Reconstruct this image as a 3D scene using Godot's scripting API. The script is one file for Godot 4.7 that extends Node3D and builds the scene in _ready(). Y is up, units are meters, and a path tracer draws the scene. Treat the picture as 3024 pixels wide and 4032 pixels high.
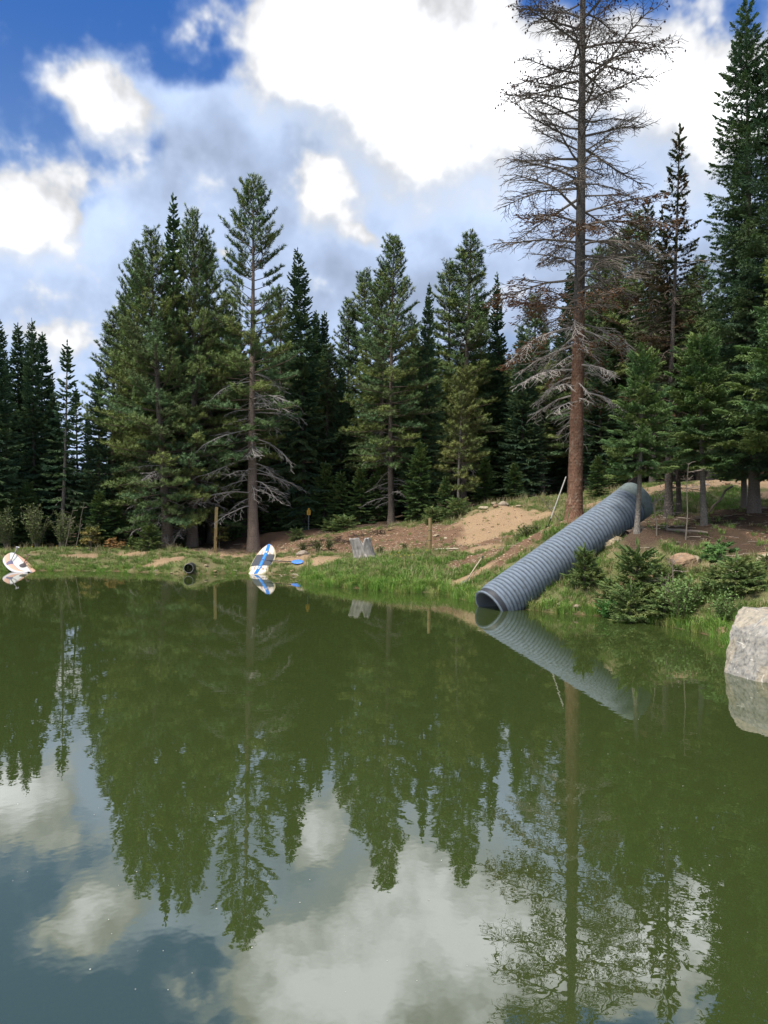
extends Node3D

var taken := {}
var rng := RandomNumberGenerator.new()
var relief := FastNoiseLite.new()
var patchy := FastNoiseLite.new()
var mats := {}
var twiggy := 1.0
var rock_shapes: Array[ArrayMesh] = []

# Ground heights: across (m), away from the camera's shore (m), height over the water (m)
var survey := PackedFloat64Array([
	-60.0, 24.0, 0.0, -30.0, 24.2, 0.0, -16.13, 23.77, 0.0, -12.07, 24.23, 0.0, -10.71, 24.45, 0.0, -7.73, 24.35, 0.0, -6.06, 23.87, 0.0, -3.92, 24.38, 0.0, -2.90, 23.82, 0.0,
	-2.20, 21.85, 0.0, -1.91, 21.04, 0.0, -0.68, 20.05, 0.0, 0.66, 19.17, 0.0, 1.65, 18.95, 0.0, 2.05, 17.25, 0.0, 2.54, 16.62, 0.0, 2.97, 16.10, 0.0, 4.03, 15.33, 0.0, 4.92, 14.44, 0.0,
	5.36, 13.35, 0.0, 5.59, 12.40, 0.0, 5.35, 10.8, 0.0, 5.7, 9.0, 0.0, 5.9, 7.0, 0.0, 6.0, 4.0, 0.0, 5.8, 2.4, 0.0, 0.0, 1.6, 0.0, -8.0, 1.6, 0.0, -20.0, 2.0, 0.0,
	0.0, 10.0, -1.3, 0.0, 15.0, -1.0, -8.0, 18.0, -1.2, -15.0, 12.0, -1.4, -25.0, 15.0, -1.3, 2.6, 10.0, -1.0, 4.1, 10.5, -0.34, 4.6, 12.0, -0.10, 3.6, 13.4, -0.14, 2.4, 14.6, -0.22,
	0.0, 5.0, -1.0, 4.6, 4.0, -0.7, -8.0, 22.6, -0.35, -14.0, 22.6, -0.35, -2.0, 19.6, -0.3, 0.6, 17.6, -0.3,
	6.6, 10.0, 0.45, 6.8, 6.0, 0.5, 9.0, 9.0, 0.9, 0.0, -1.0, 0.5, -12.0, -1.0, 0.5, 8.0, -1.0, 0.6,
	-18.17, 28.00, 0.33, -13.96, 28.00, 0.41, -11.43, 28.00, 0.44, -8.90, 28.00, 0.46, -7.55, 28.00, 0.49, -6.35, 29.00, 0.44, -5.00, 30.00, 0.42, -11.30, 25.80, 0.22, -8.20, 25.80, 0.22, -5.44, 26.00, 0.24,
	-4.18, 26.50, 0.37, -2.85, 25.20, 0.45, -1.58, 24.40, 0.50, -0.55, 23.50, 0.54, -1.44, 22.20, 0.35, 0.29, 21.50, 0.40, 0.72, 23.00, 0.64,
	-5.01, 31.00, 0.93, -3.13, 30.50, 1.12, -1.39, 29.50, 1.27, 0.15, 29.00, 1.41, 1.67, 28.50, 1.66, 3.04, 28.00, 1.97, 4.02, 27.50, 2.21, 5.20, 27.00, 2.14,
	-3.11, 27.50, 0.57, -1.24, 25.80, 0.52, 0.33, 25.20, 0.73, 1.93, 25.00, 0.83, 2.68, 22.00, 0.67, 3.17, 25.00, 1.08, 1.48, 24.50, 0.79, 4.02, 25.50, 1.37,
	-2.55, 33.00, 1.19, 1.42, 33.00, 1.64, 4.87, 31.00, 2.36, -8.50, 33.00, 0.31, -12.48, 33.00, 0.26,
	3.11, 19.00, 0.96, 2.50, 19.50, 0.46, 1.84, 20.00, 0.29, 4.36, 20.50, 1.62, 4.95, 20.00, 1.89, 7.43, 20.00, 1.92, 7.40, 17.80, 1.73, 9.12, 19.00, 2.07, 5.45, 16.60, 1.62,
	-6.05, 24.2, 0.38, -6.15, 25.0, 0.44, -5.55, 24.15, 0.10, -6.6, 24.2, 0.10,
	3.2, 16.45, 0.33, 4.1, 16.95, 0.68, 5.0, 17.4, 1.12, 5.9, 18.0, 1.62,
	13.98, 28.00, 3.32, 10.98, 26.00, 3.04, 8.53, 24.00, 2.54, 6.80, 24.00, 2.29, 11.22, 23.00, 2.57,
	5.51, 16.00, 1.16, 5.91, 14.60, 0.81, 7.21, 15.50, 1.02, 6.35, 12.80, 0.58, 4.12, 15.70, 0.41, 4.61, 16.20, 0.85,
	14.0, 14.0, 1.5, 14.0, 20.0, 2.4, 22.0, 26.0, 3.6, -20.0, 45.0, 0.6, 0.0, 48.0, 1.9, 16.0, 45.0, 4.0, -90.0, 60.0, 1.5, -60.0, 110.0, 3.0, 0.0, 75.0, 5.0, -35.0, 75.0, 1.5, 35.0, 75.0, 8.0, 0.0, 120.0, 9.0, 90.0, 110.0, 14.0, 90.0, 40.0, 7.0, 90.0, -10.0, 4.0, -90.0, -10.0, 1.0, 0.0, -40.0, 1.5])
var bend := PackedFloat64Array()

# Patches of bare earth: across, away, radius, kind (0 sand, 1 red-brown dirt, 2 needle litter)
var patches := [
	[-6.45, 29.0, 1.5, 0], [-5.4, 28.0, 1.1, 0], [-4.3, 27.8, 1.0, 0], [-6.9, 26.0, 1.0, 0], [-7.5, 25.2, 0.55, 0], [-2.9, 25.4, 0.8, 0], [-1.9, 24.4, 0.75, 0], [-10.6, 27.0, 0.8, 0], [-9.0, 27.4, 0.7, 0], [-12.5, 27.3, 0.5, 0],
	[3.9, 26.6, 1.6, 0], [3.2, 25.6, 0.9, 0], [4.6, 26.0, 1.2, 0], [10.0, 26.5, 2.2, 0], [12.6, 26.5, 2.6, 0], [7.6, 25.0, 1.5, 0], [2.3, 19.6, 0.6, 0], [3.2, 23.5, 0.9, 0], [12.0, 23.0, 1.4, 0],
	[-3.2, 28.0, 2.2, 1], [-1.4, 27.6, 2.2, 1], [0.4, 27.0, 2.2, 1], [1.9, 26.2, 1.8, 1], [-4.0, 30.5, 1.8, 1], [3.0, 21.6, 1.5, 1], [3.3, 19.4, 1.0, 1], [2.9, 24.6, 1.5, 1], [5.0, 20.5, 1.6, 1],
	[7.5, 18.6, 2.0, 2], [9.5, 18.6, 2.4, 2], [6.4, 16.9, 1.0, 2], [7.7, 16.9, 1.1, 2], [9.3, 16.8, 1.2, 1], [12.0, 19.0, 2.6, 2], [5.6, 16.6, 0.6, 2], [8.6, 15.2, 0.5, 0], [5.0, 15.4, 0.5, 1]]


class Geo:
	var v := PackedVector3Array()
	var c := PackedColorArray()

	func tri(a: Vector3, b: Vector3, d: Vector3, col: Color) -> void:
		v.append(a)
		v.append(b)
		v.append(d)
		c.append(col)
		c.append(col)
		c.append(col)

	func quad(a: Vector3, b: Vector3, d: Vector3, e: Vector3, col: Color) -> void:
		tri(a, b, d, col)
		tri(a, d, e, col)

	# a needle-clad shoot: two crossed slender leaves
	func shoot(p: Vector3, d: Vector3, l: float, w: float, col: Color) -> void:
		var s := d.cross(Vector3(0.13, 1.0, 0.07)).normalized() * w
		var u := s.cross(d) * 0.9
		var m := p + d * (l * 0.42)
		var t := p + d * l
		v.append_array([p, m + s, t, p, t, m - s, p, m + u, t, p, t, m - u])
		for i in 12:
			c.append(col)

	# a finer shoot with needles of its own along both sides
	func fine_shoot(p: Vector3, d: Vector3, l: float, w: float, col: Color, r: RandomNumberGenerator) -> void:
		var s := d.cross(Vector3(0.13, 1.0, 0.07)).normalized()
		var u := s.cross(d)
		var t := p + d * l
		v.append_array([p - s * 0.006, p + s * 0.006, t])
		for i in 8:
			var a := r.randf() * TAU
			var q := p + d * (l * (i + r.randf()) / 8.0)
			var e := q + (d * 0.75 + s * cos(a) + u * sin(a) * 0.8) * w
			var k := d * 0.024
			v.append_array([q, q + k, e])
		for i in 27:
			c.append(col)

	# a bottle-brush tuft of pine needles
	func tuft(p: Vector3, d: Vector3, l: float, w: float, col: Color, r: RandomNumberGenerator) -> void:
		var s := d.cross(Vector3(0.3, 1.0, 0.2)).normalized()
		var u := s.cross(d)
		for i in 11:
			var a := i * 2.4 + r.randf()
			var q := p + d * (l * r.randf())
			var side := s * cos(a) + u * sin(a)
			var e := q + (d * 0.8 + side) * (w * r.randf_range(0.75, 1.15))
			var k := side.cross(d) * 0.013
			v.append_array([q - k, q + k, e])
		for i in 33:
			c.append(col)

	func tube(pts: PackedVector3Array, r0: float, r1: float, sides: int, col: Color) -> void:
		var last := PackedVector3Array()
		for i in pts.size():
			var d := (pts[mini(i + 1, pts.size() - 1)] - pts[maxi(i - 1, 0)]).normalized()
			var s := d.cross(Vector3(0.21, 0.9, 0.37)).normalized()
			var u := s.cross(d)
			var rad := lerpf(r0, r1, float(i) / (pts.size() - 1))
			var ring := PackedVector3Array()
			for k in sides:
				ring.append(pts[i] + (s * cos(TAU * k / sides) + u * sin(TAU * k / sides)) * rad)
			if i:
				for k in sides:
					var j := (k + 1) % sides
					quad(last[k], last[j], ring[j], ring[k], col)
			last = ring

	func mesh() -> ArrayMesh:
		var a := []
		a.resize(Mesh.ARRAY_MAX)
		a[Mesh.ARRAY_VERTEX] = v
		a[Mesh.ARRAY_COLOR] = c
		var m := ArrayMesh.new()
		if v.size():
			m.add_surface_from_arrays(Mesh.PRIMITIVE_TRIANGLES, a)
		return m


# ---------- naming ----------
func numbered(called: String) -> String:
	var k: int = taken.get(called, 0)
	taken[called] = k + 1
	return called if k == 0 else "%s_%03d" % [called, k]


func tag(o: Node3D, label: String, category: String, group := "") -> Node3D:
	o.set_meta("label", label)
	o.set_meta("category", category)
	if group:
		o.set_meta("group", group)
	return o


func thing(called: String, label: String, category: String, at := Vector3.ZERO, group := "") -> Node3D:
	var o := Node3D.new()
	o.name = numbered(called)
	add_child(o)
	o.position = at
	return tag(o, label, category, group)


func part(called: String, m: Mesh, mat: Material, parent: Node3D, at := Transform3D()) -> MeshInstance3D:
	var o := MeshInstance3D.new()
	o.name = called
	o.mesh = m
	o.material_override = mat
	parent.add_child(o, true)
	o.transform = at
	return o


func single(called: String, m: Mesh, mat: Material, label: String, category: String, at := Transform3D(), group := "") -> MeshInstance3D:
	var o := part(numbered(called), m, mat, self, at)
	tag(o, label, category, group)
	return o


func setting(called: String, m: Mesh, mat: Material) -> MeshInstance3D:
	var o := part(called, m, mat, self)
	o.set_meta("kind", "structure")
	return o


# ---------- ground ----------
func curve(r2: float) -> float:
	return 0.0 if r2 < 1e-9 else r2 * log(r2) * 0.5


func fit_ground() -> void:
	var n := survey.size() / 3
	var m := n + 3
	var a: Array[PackedFloat64Array] = []
	for i in m:
		var row := PackedFloat64Array()
		row.resize(m + 1)
		a.append(row)
	for i in n:
		for j in n:
			a[i][j] = curve((survey[i * 3] - survey[j * 3]) ** 2 + (survey[i * 3 + 1] - survey[j * 3 + 1]) ** 2)
		a[i][i] += 0.02
		var q := [1.0, survey[i * 3], survey[i * 3 + 1]]
		for k in 3:
			a[i][n + k] = q[k]
			a[n + k][i] = q[k]
		a[i][m] = survey[i * 3 + 2]
	for i in m:
		var best := i
		for j in range(i + 1, m):
			if absf(a[j][i]) > absf(a[best][i]):
				best = j
		var row := a[best]
		a[best] = a[i]
		a[i] = row
		for j in range(i + 1, m):
			var other := a[j]
			var f := other[i] / row[i]
			if f != 0.0:
				for k in range(i, m + 1):
					other[k] -= f * row[k]
				a[j] = other
	bend.resize(m)
	for i in range(m - 1, -1, -1):
		var s := a[i][m]
		for k in range(i + 1, m):
			s -= a[i][k] * bend[k]
		bend[i] = s / a[i][i]


func ground(x: float, d: float) -> float:
	var n := survey.size() / 3
	var s := bend[n] + bend[n + 1] * x + bend[n + 2] * d
	for i in n:
		var ax := survey[i * 3] - x
		var ad := survey[i * 3 + 1] - d
		var r2 := ax * ax + ad * ad
		if r2 > 1e-9:
			s += bend[i] * r2 * log(r2) * 0.5
	s = clampf(s, -1.6, 16.0)
	var rough := clampf(s * 3.0, 0.12, 1.0)
	return s + relief.get_noise_2d(x, d) * 0.12 * rough + patchy.get_noise_2d(x * 6.0, d * 6.0) * 0.05 * rough


# height read off the finished ground between x -17 and 13, d 8.6 and 31
var grid := PackedFloat32Array()
var grid_wide := 0


func quick(x: float, d: float) -> float:
	var i := clampf((x + 17.0) / 0.16, 0.0, grid_wide - 1.001)
	var j := clampf((d - 8.6) / 0.16, 0.0, grid.size() / grid_wide - 1.001)
	var k := int(j) * grid_wide + int(i)
	var f := i - int(i)
	return lerpf(lerpf(grid[k], grid[k + 1], f), lerpf(grid[k + grid_wide], grid[k + grid_wide + 1], f), j - int(j))


func on_ground(x: float, d: float, lift := 0.0) -> Vector3:
	return Vector3(x, ground(x, d) + lift, -d)


# (sand, dirt, litter, grass) shares of the ground cover
func cover(x: float, d: float) -> PackedFloat32Array:
	var w := PackedFloat32Array([0.0, 0.0, 0.0, 0.0])
	var j := patchy.get_noise_2d(x * 2.0, d * 2.0) * 0.45 + patchy.get_noise_2d(x * 9.0 + 50.0, d * 9.0) * 0.35
	for p in patches:
		var q: float = ((x - p[0]) ** 2 + ((d - p[1]) * (1.0 if p[3] == 2 else 1.25)) ** 2) / (p[2] * p[2])
		if q < 4.0:
			w[p[3]] = maxf(w[p[3]], exp(-q * 0.9))
	var edge := 29.4 + relief.get_noise_2d(x * 0.6, 7.0) * 0.8 + (1.5 if x > 5.5 else 0.0)
	w[2] = maxf(w[2], smoothstep(edge - 0.4, edge + 0.6, d))
	for k in 3:
		w[k] = smoothstep(0.38, 0.62, w[k] + j * (0.6 if k < 2 else 0.4))
	w[1] *= 1.0 - w[0]
	w[2] *= 1.0 - w[0]
	w[2] *= 1.0 - 0.8 * w[1]
	w[3] = clampf(1.0 - w[0] - w[1] - w[2], 0.0, 1.0)
	return w


func make_ground() -> void:
	var xs := PackedFloat32Array()
	var ds := PackedFloat32Array()
	for e in [-220.0, -150.0, -100.0, -70.0, -50.0, -38.0, -30.0, -25.0, -21.0, -18.5]:
		xs.append(e)
	var at := -17.0
	while at < 13.0:
		xs.append(at)
		at += 0.16
	for e in [13.5, 15.0, 17.0, 20.0, 25.0, 32.0, 42.0, 60.0, 90.0, 140.0, 220.0]:
		xs.append(e)
	for e in [-60.0, -30.0, -15.0, -8.0, -4.0, -2.0, 0.0, 1.0, 1.6, 2.2, 3.0, 4.0, 5.0, 6.0, 7.0, 8.0]:
		ds.append(e)
	at = 8.6
	while at < 31.0:
		ds.append(at)
		at += 0.16
	for e in [31.5, 32.5, 34.0, 36.0, 39.0, 43.0, 48.0, 55.0, 65.0, 80.0, 110.0, 160.0, 240.0]:
		ds.append(e)
	var v := PackedVector3Array()
	var c := PackedColorArray()
	var idx := PackedInt32Array()
	for d in ds:
		for x in xs:
			var h := ground(x, d)
			v.append(Vector3(x, h, -d))
			if x > -17.01 and x < 13.0 and d > 8.59 and d < 31.0:
				grid.append(h)
				grid_wide += 1 if absf(d - 8.6) < 0.01 else 0
			var w := cover(x, d)
			var t := patchy.get_noise_2d(x * 3.0 + 9.0, d * 3.0) * 0.5 + 0.5
			var sand := Vector3(0.43, 0.31, 0.20).lerp(Vector3(0.36, 0.25, 0.155), t)
			var dirt := Vector3(0.24, 0.155, 0.105).lerp(Vector3(0.17, 0.10, 0.065), t)
			var litter := Vector3(0.115, 0.08, 0.058).lerp(Vector3(0.075, 0.055, 0.04), t)
			var grass := Vector3(0.15, 0.165, 0.07).lerp(Vector3(0.27, 0.225, 0.13), smoothstep(0.35, 0.8, t))
			var k: Vector3 = sand * w[0] + dirt * w[1] + litter * w[2] + grass * w[3]
			if h < 0.01 + 0.05 * patchy.get_noise_2d(x * 14.0, d * 14.0):
				k = Vector3(0.15, 0.115, 0.06)
			c.append(Color(k.x, k.y, k.z))
	var n := xs.size()
	for i in ds.size() - 1:
		for j in n - 1:
			var a := i * n + j
			idx.append_array([a, a + n, a + 1, a + 1, a + n, a + n + 1])
	var arrays := []
	arrays.resize(Mesh.ARRAY_MAX)
	arrays[Mesh.ARRAY_VERTEX] = v
	arrays[Mesh.ARRAY_COLOR] = c
	arrays[Mesh.ARRAY_INDEX] = idx
	var m := ArrayMesh.new()
	m.add_surface_from_arrays(Mesh.PRIMITIVE_TRIANGLES, arrays)
	var st := SurfaceTool.new()
	st.create_from(m, 0)
	st.generate_normals()
	setting("ground", st.commit(), mats.soil)


# ---------- materials ----------
func noise(freq: float, kind := FastNoiseLite.TYPE_SIMPLEX_SMOOTH, octaves := 4, sd := 1) -> FastNoiseLite:
	var n := FastNoiseLite.new()
	n.noise_type = kind
	n.frequency = freq
	n.fractal_octaves = octaves
	n.seed = sd
	return n


func speckle(n: FastNoiseLite, stops: Array, size := 512) -> NoiseTexture2D:
	var t := NoiseTexture2D.new()
	t.width = size
	t.height = size
	t.seamless = true
	t.noise = n
	var g := Gradient.new()
	g.offsets = PackedFloat32Array(stops.map(func(s): return s[0]))
	g.colors = PackedColorArray(stops.map(func(s): return s[1]))
	t.color_ramp = g
	return t


func bumps(n: FastNoiseLite, strength: float, size := 512) -> NoiseTexture2D:
	var t := NoiseTexture2D.new()
	t.width = size
	t.height = size
	t.seamless = true
	t.noise = n
	t.as_normal_map = true
	t.bump_strength = strength
	return t


func grey(k: float) -> Color:
	return Color(k, k, k)


func tinted(rough := 0.9, spec := 0.3) -> StandardMaterial3D:
	var m := StandardMaterial3D.new()
	m.vertex_color_use_as_albedo = true
	m.roughness = rough
	m.metallic_specular = spec
	return m


func plain(col: Color, rough := 0.7, spec := 0.5) -> StandardMaterial3D:
	var m := StandardMaterial3D.new()
	m.albedo_color = col.linear_to_srgb()
	m.roughness = rough
	m.metallic_specular = spec
	return m


func triplanar(m: StandardMaterial3D, scale: Vector3, in_world := false) -> StandardMaterial3D:
	m.uv1_triplanar = true
	m.uv1_world_triplanar = in_world
	m.uv1_scale = scale
	return m


func make_materials() -> void:
	var soil := triplanar(tinted(0.95, 0.2), Vector3(0.55, 0.55, 0.55), true)
	soil.albedo_texture = speckle(noise(0.045, FastNoiseLite.TYPE_SIMPLEX_SMOOTH, 6, 3), [[0.0, grey(0.55)], [0.4, grey(0.86)], [0.62, grey(0.98)], [1.0, Color(1.0, 0.97, 0.92)]], 1024)
	soil.normal_enabled = true
	soil.normal_texture = bumps(noise(0.05, FastNoiseLite.TYPE_SIMPLEX_SMOOTH, 6, 5), 12.0, 1024)
	soil.normal_scale = 1.3
	mats.soil = soil
	var leaf := tinted(0.75, 0.25)
	leaf.backlight_enabled = true
	leaf.backlight = Color(0.45, 0.5, 0.3)
	mats.leaf = leaf
	var blade := tinted(0.7, 0.3)
	blade.backlight_enabled = true
	blade.backlight = Color(0.6, 0.65, 0.4)
	mats.blade = blade
	mats.twig = tinted(0.9, 0.2)
	var bark := triplanar(tinted(0.95, 0.2), Vector3(3.0, 0.9, 3.0))
	bark.albedo_texture = speckle(noise(0.035, FastNoiseLite.TYPE_CELLULAR, 3, 7), [[0.0, grey(0.5)], [0.35, grey(0.8)], [0.7, grey(1.0)], [1.0, grey(0.75)]])
	bark.normal_enabled = true
	bark.normal_texture = bumps(noise(0.03, FastNoiseLite.TYPE_CELLULAR, 3, 7), 16.0)
	mats.bark = bark
	var stone := triplanar(tinted(0.9, 0.25), Vector3(1.6, 1.6, 1.6))
	stone.albedo_texture = speckle(noise(0.03, FastNoiseLite.TYPE_SIMPLEX_SMOOTH, 6, 11), [[0.0, grey(0.5)], [0.42, Color(0.86, 0.83, 0.78)], [0.6, Color(1.0, 0.97, 0.9)], [1.0, grey(0.8)]])
	stone.normal_enabled = true
	stone.normal_texture = bumps(noise(0.04, FastNoiseLite.TYPE_SIMPLEX_SMOOTH, 5, 13), 10.0)
	mats.stone = stone
	var water := StandardMaterial3D.new()
	water.refraction_enabled = true
	water.refraction_scale = 0.10
	water.albedo_color = Color(0.043, 0.062, 0.017).linear_to_srgb()
	water.albedo_color.a = 0.8
	water.roughness = 0.0
	water.metallic_specular = 0.70
	water.normal_enabled = true
	water.normal_texture = bumps(noise(0.012, FastNoiseLite.TYPE_SIMPLEX_SMOOTH, 3, 17), 6.0, 1024)
	water.normal_scale = 0.017
	mats.water = triplanar(water, Vector3(0.45, 0.45, 0.45), true)


# ---------- sky ----------
func lump(list: Array, az: float, el: float) -> Vector2:
	var s := 0.0
	var low := 0.0
	for b in list:
		var x: float = (az - b[0]) / b[2]
		var y: float = (el - b[1]) / b[3]
		var q := x * x + y * y
		if q < 5.0:
			var e: float = exp(-q * 0.9) * b[4]
			s += e
			low -= e * y
	return Vector2(s, low)


# az, el, half width, half height (degrees), weight
var white_clouds := [
	[-1.4, 32.2, 6.2, 4.0, 1.1], [-5.9, 31.8, 3.4, 3.7, 0.9], [-7.6, 29.1, 2.2, 1.9, 0.5], [-2.7, 27.5, 3.7, 3.4, 0.8], [2.1, 25.1, 4.0, 3.7, 0.75], [5.5, 29.3, 4.3, 4.0, 1.0], [10.2, 28.6, 3.7, 3.1, 0.9], [15.2, 28.2, 3.7, 2.8, 0.95], [19.3, 26.9, 3.4, 3.4, 0.95], [23.4, 25.8, 3.1, 3.1, 0.9], [27.4, 26.1, 4.7, 4.7, 1.0],
	[-20.9, 25.6, 2.0, 1.2, 0.85], [-19.3, 27.1, 2.2, 1.1, 0.5], [-26.2, 19.5, 4.0, 2.2, 1.15], [-22.5, 21.2, 2.5, 1.6, 0.7], [-29.7, 19.2, 3.7, 2.5, 0.9], [-4.2, 21.6, 1.9, 1.4, 0.95], [-2.1, 20.0, 1.4, 0.8, 0.6], [-12.6, 18.3, 0.9, 0.8, 0.8], [-23.2, 11.2, 2.8, 1.2, 0.55]]
var veils := [
	[-17.1, 27.0, 5.9, 2.2, 0.9], [-12.2, 27.2, 4.7, 2.2, 0.6], [-10.2, 24.0, 7.4, 3.4, 1.1], [-2.0, 22.1, 10.2, 4.3, 1.2], [6.3, 20.6, 8.1, 4.7, 1.1], [14.0, 20.2, 9.3, 6.2, 1.1], [21.8, 20.1, 9.3, 6.2, 1.1], [-22.4, 15.8, 9.3, 3.7, 1.2], [-24.4, 11.7, 9.3, 4.3, 0.9], [2.3, 15.4, 15.5, 4.0, 1.1], [-19.2, 20.8, 3.7, 1.9, 0.5], [-26.1, 13.4, 1.9, 0.9, 0.7], [-12.1, 21.0, 5.0, 1.6, 0.4]]


func make_sky() -> PanoramaSkyMaterial:
	var big := noise(0.9, FastNoiseLite.TYPE_SIMPLEX_SMOOTH, 4, 21)
	var warp := noise(4.2, FastNoiseLite.TYPE_SIMPLEX_SMOOTH, 6, 23)
	var fine := noise(9.0, FastNoiseLite.TYPE_SIMPLEX_SMOOTH, 6, 29)
	var puff := noise(7.0, FastNoiseLite.TYPE_CELLULAR, 4, 31)
	puff.cellular_return_type = FastNoiseLite.RETURN_DISTANCE
	fine.fractal_gain = 0.58
	puff.fractal_gain = 0.55
	var w := 4096
	var h := 2048
	var step := 8
	var look := func(u: float, v: float) -> Color:
		var az := wrapf(u * 360.0, -180.0, 180.0)
		var el := 90.0 - v * 180.0
		var ce := cos(deg_to_rad(el))
		var p := Vector3(sin(deg_to_rad(az)) * ce, sin(deg_to_rad(el)), -cos(deg_to_rad(az)) * ce)
		if el < -2.0:
			return Color(0.20, 0.22, 0.23)
		var n1: float = warp.get_noise_3dv(p)
		var n2: float = warp.get_noise_3dv(p + Vector3(7.0, 3.0, 1.0))
		var n3: float = fine.get_noise_3dv(p * 1.3)
		var n4: float = -0.35 - puff.get_noise_3dv(p + Vector3(n1, n2, n3) * 0.02)
		var a := az + n1 * 4.0
		var e := el + n2 * 3.0
		var out := clampf(maxf(absf(az) - 33.0, el - 41.0) / 10.0, 0.0, 1.0)
		var wl := lump(white_clouds, a, e)
		var vl := lump(veils, a, e)
		if out > 0.0:
			var b: float = big.get_noise_3dv(p * Vector3(1.0, 1.5, 1.0))
			wl = wl.lerp(Vector2(b * 1.6 + 0.40, 0.2), out)
			vl = vl.lerp(Vector2(0.75 - b * 0.6, 0.0), out)
		var sky := Vector3(0.12, 0.19, 0.31).lerp(Vector3(0.018, 0.064, 0.205), smoothstep(6.0, 34.0, el))
		var haze := 1.0 - smoothstep(6.0, 22.0, el)
		var av := smoothstep(0.25, 1.0, vl.x + n3 * 0.45 + n1 * 0.3)
		av = maxf(av, haze * 0.9)
		var light := clampf(0.33 + n2 * 0.22 + n3 * 0.07 + haze * 0.10 - 0.05 * vl.y, 0.20, 0.55)
		sky = sky.lerp(Vector3(0.60, 0.74, 1.02) * light, av)
		var under := clampf(wl.y * 2.0, 0.0, 1.0)
		var rag := n4 * 0.85 + n3 * 0.5
		var aw := smoothstep(0.30, lerpf(0.58, 1.35, under), wl.x + rag)
		var soft := smoothstep(0.12, 0.6, wl.x + rag * 0.9)
		sky = sky.lerp(Vector3(0.27, 0.325, 0.42), soft * 0.6)
		var core := smoothstep(0.25, 1.9, wl.x + n4 * 1.1 + n3 * 0.9 - 0.45 * under)
		sky = sky.lerp(Vector3(0.985, 1.0, 1.03) * lerpf(0.27, 0.80, core), aw)
		return Color(sky.x, sky.y, sky.z)
	var small := Image.create_empty(w / step, h / step, false, Image.FORMAT_RGBF)
	for j in h / step:
		for i in w / step:
			small.set_pixel(i, j, look.call((i + 0.5) * step / w, (j + 0.5) * step / h))
	small.resize(w, h, Image.INTERPOLATE_CUBIC)
	var x1 := int(w * 36.0 / 360.0)
	var y0 := int(h * (90.0 - 43.0) / 180.0)
	var y1 := h / 2
	for j in range(y0, y1):
		for i in range(-x1, x1):
			small.set_pixel(posmod(i, w), j, look.call((i + 0.5) / w, (j + 0.5) / h))
	var m := PanoramaSkyMaterial.new()
	m.panorama = ImageTexture.create_from_image(small)
	return m


# ---------- trees ----------
func trunk_mesh(h: float, r0: float, sides: int, colour: Callable, sd: int, sway := 0.0, flare := 0.35, tip := 0.012) -> ArrayMesh:
	var n := noise(1.0, FastNoiseLite.TYPE_SIMPLEX_SMOOTH, 3, sd)
	var st := SurfaceTool.new()
	st.begin(Mesh.PRIMITIVE_TRIANGLES)
	var rings := 34
	for i in rings + 1:
		var t := float(i) / rings
		t = t * t * 0.4 + t * 0.6
		var y := t * h - minf(0.25, h * 0.05) * (1.0 - minf(1.0, i / 2.0))
		var r := lerpf(r0, tip, pow(t, 0.85)) * (1.0 + flare * exp(-maxf(y, 0.0) / (r0 * 2.2)))
		var off := axis_at(t, h, sway)
		for k in sides:
			var a := TAU * k / sides
			var q := 1.0 + 0.10 * n.get_noise_3d(cos(a) * 2.0, y * 0.9, sin(a) * 2.0) + 0.25 * exp(-maxf(y, 0.0) / (r0 * 1.5)) * n.get_noise_2d(cos(a) * 3.0, sin(a) * 3.0)
			var p := Vector3(cos(a) * r * q, y, sin(a) * r * q) + off
			st.set_color(colour.call(p, n))
			st.add_vertex(p)
	for i in rings:
		for k in sides:
			var j := (k + 1) % sides
			for e in [i * sides + k, (i + 1) * sides + k, i * sides + j, i * sides + j, (i + 1) * sides + k, (i + 1) * sides + j]:
				st.add_index(e)
	st.generate_normals()
	return st.commit()


func axis_at(t: float, h: float, sway: float) -> Vector3:
	return Vector3(sin(t * 2.6) * sway * h * 0.02, 0.0, sin(t * 3.4 + 1.0) * sway * h * 0.012)


func tone(base: Vector3, k: float) -> Color:
	return Color(base.x * k, base.y * k, base.z * k)


func bark_colour(base: Vector3) -> Callable:
	return func(p: Vector3, n: FastNoiseLite) -> Color:
		return tone(base, 1.0 + 0.35 * n.get_noise_3d(p.x * 6.0, p.y * 2.5, p.z * 6.0))


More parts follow.
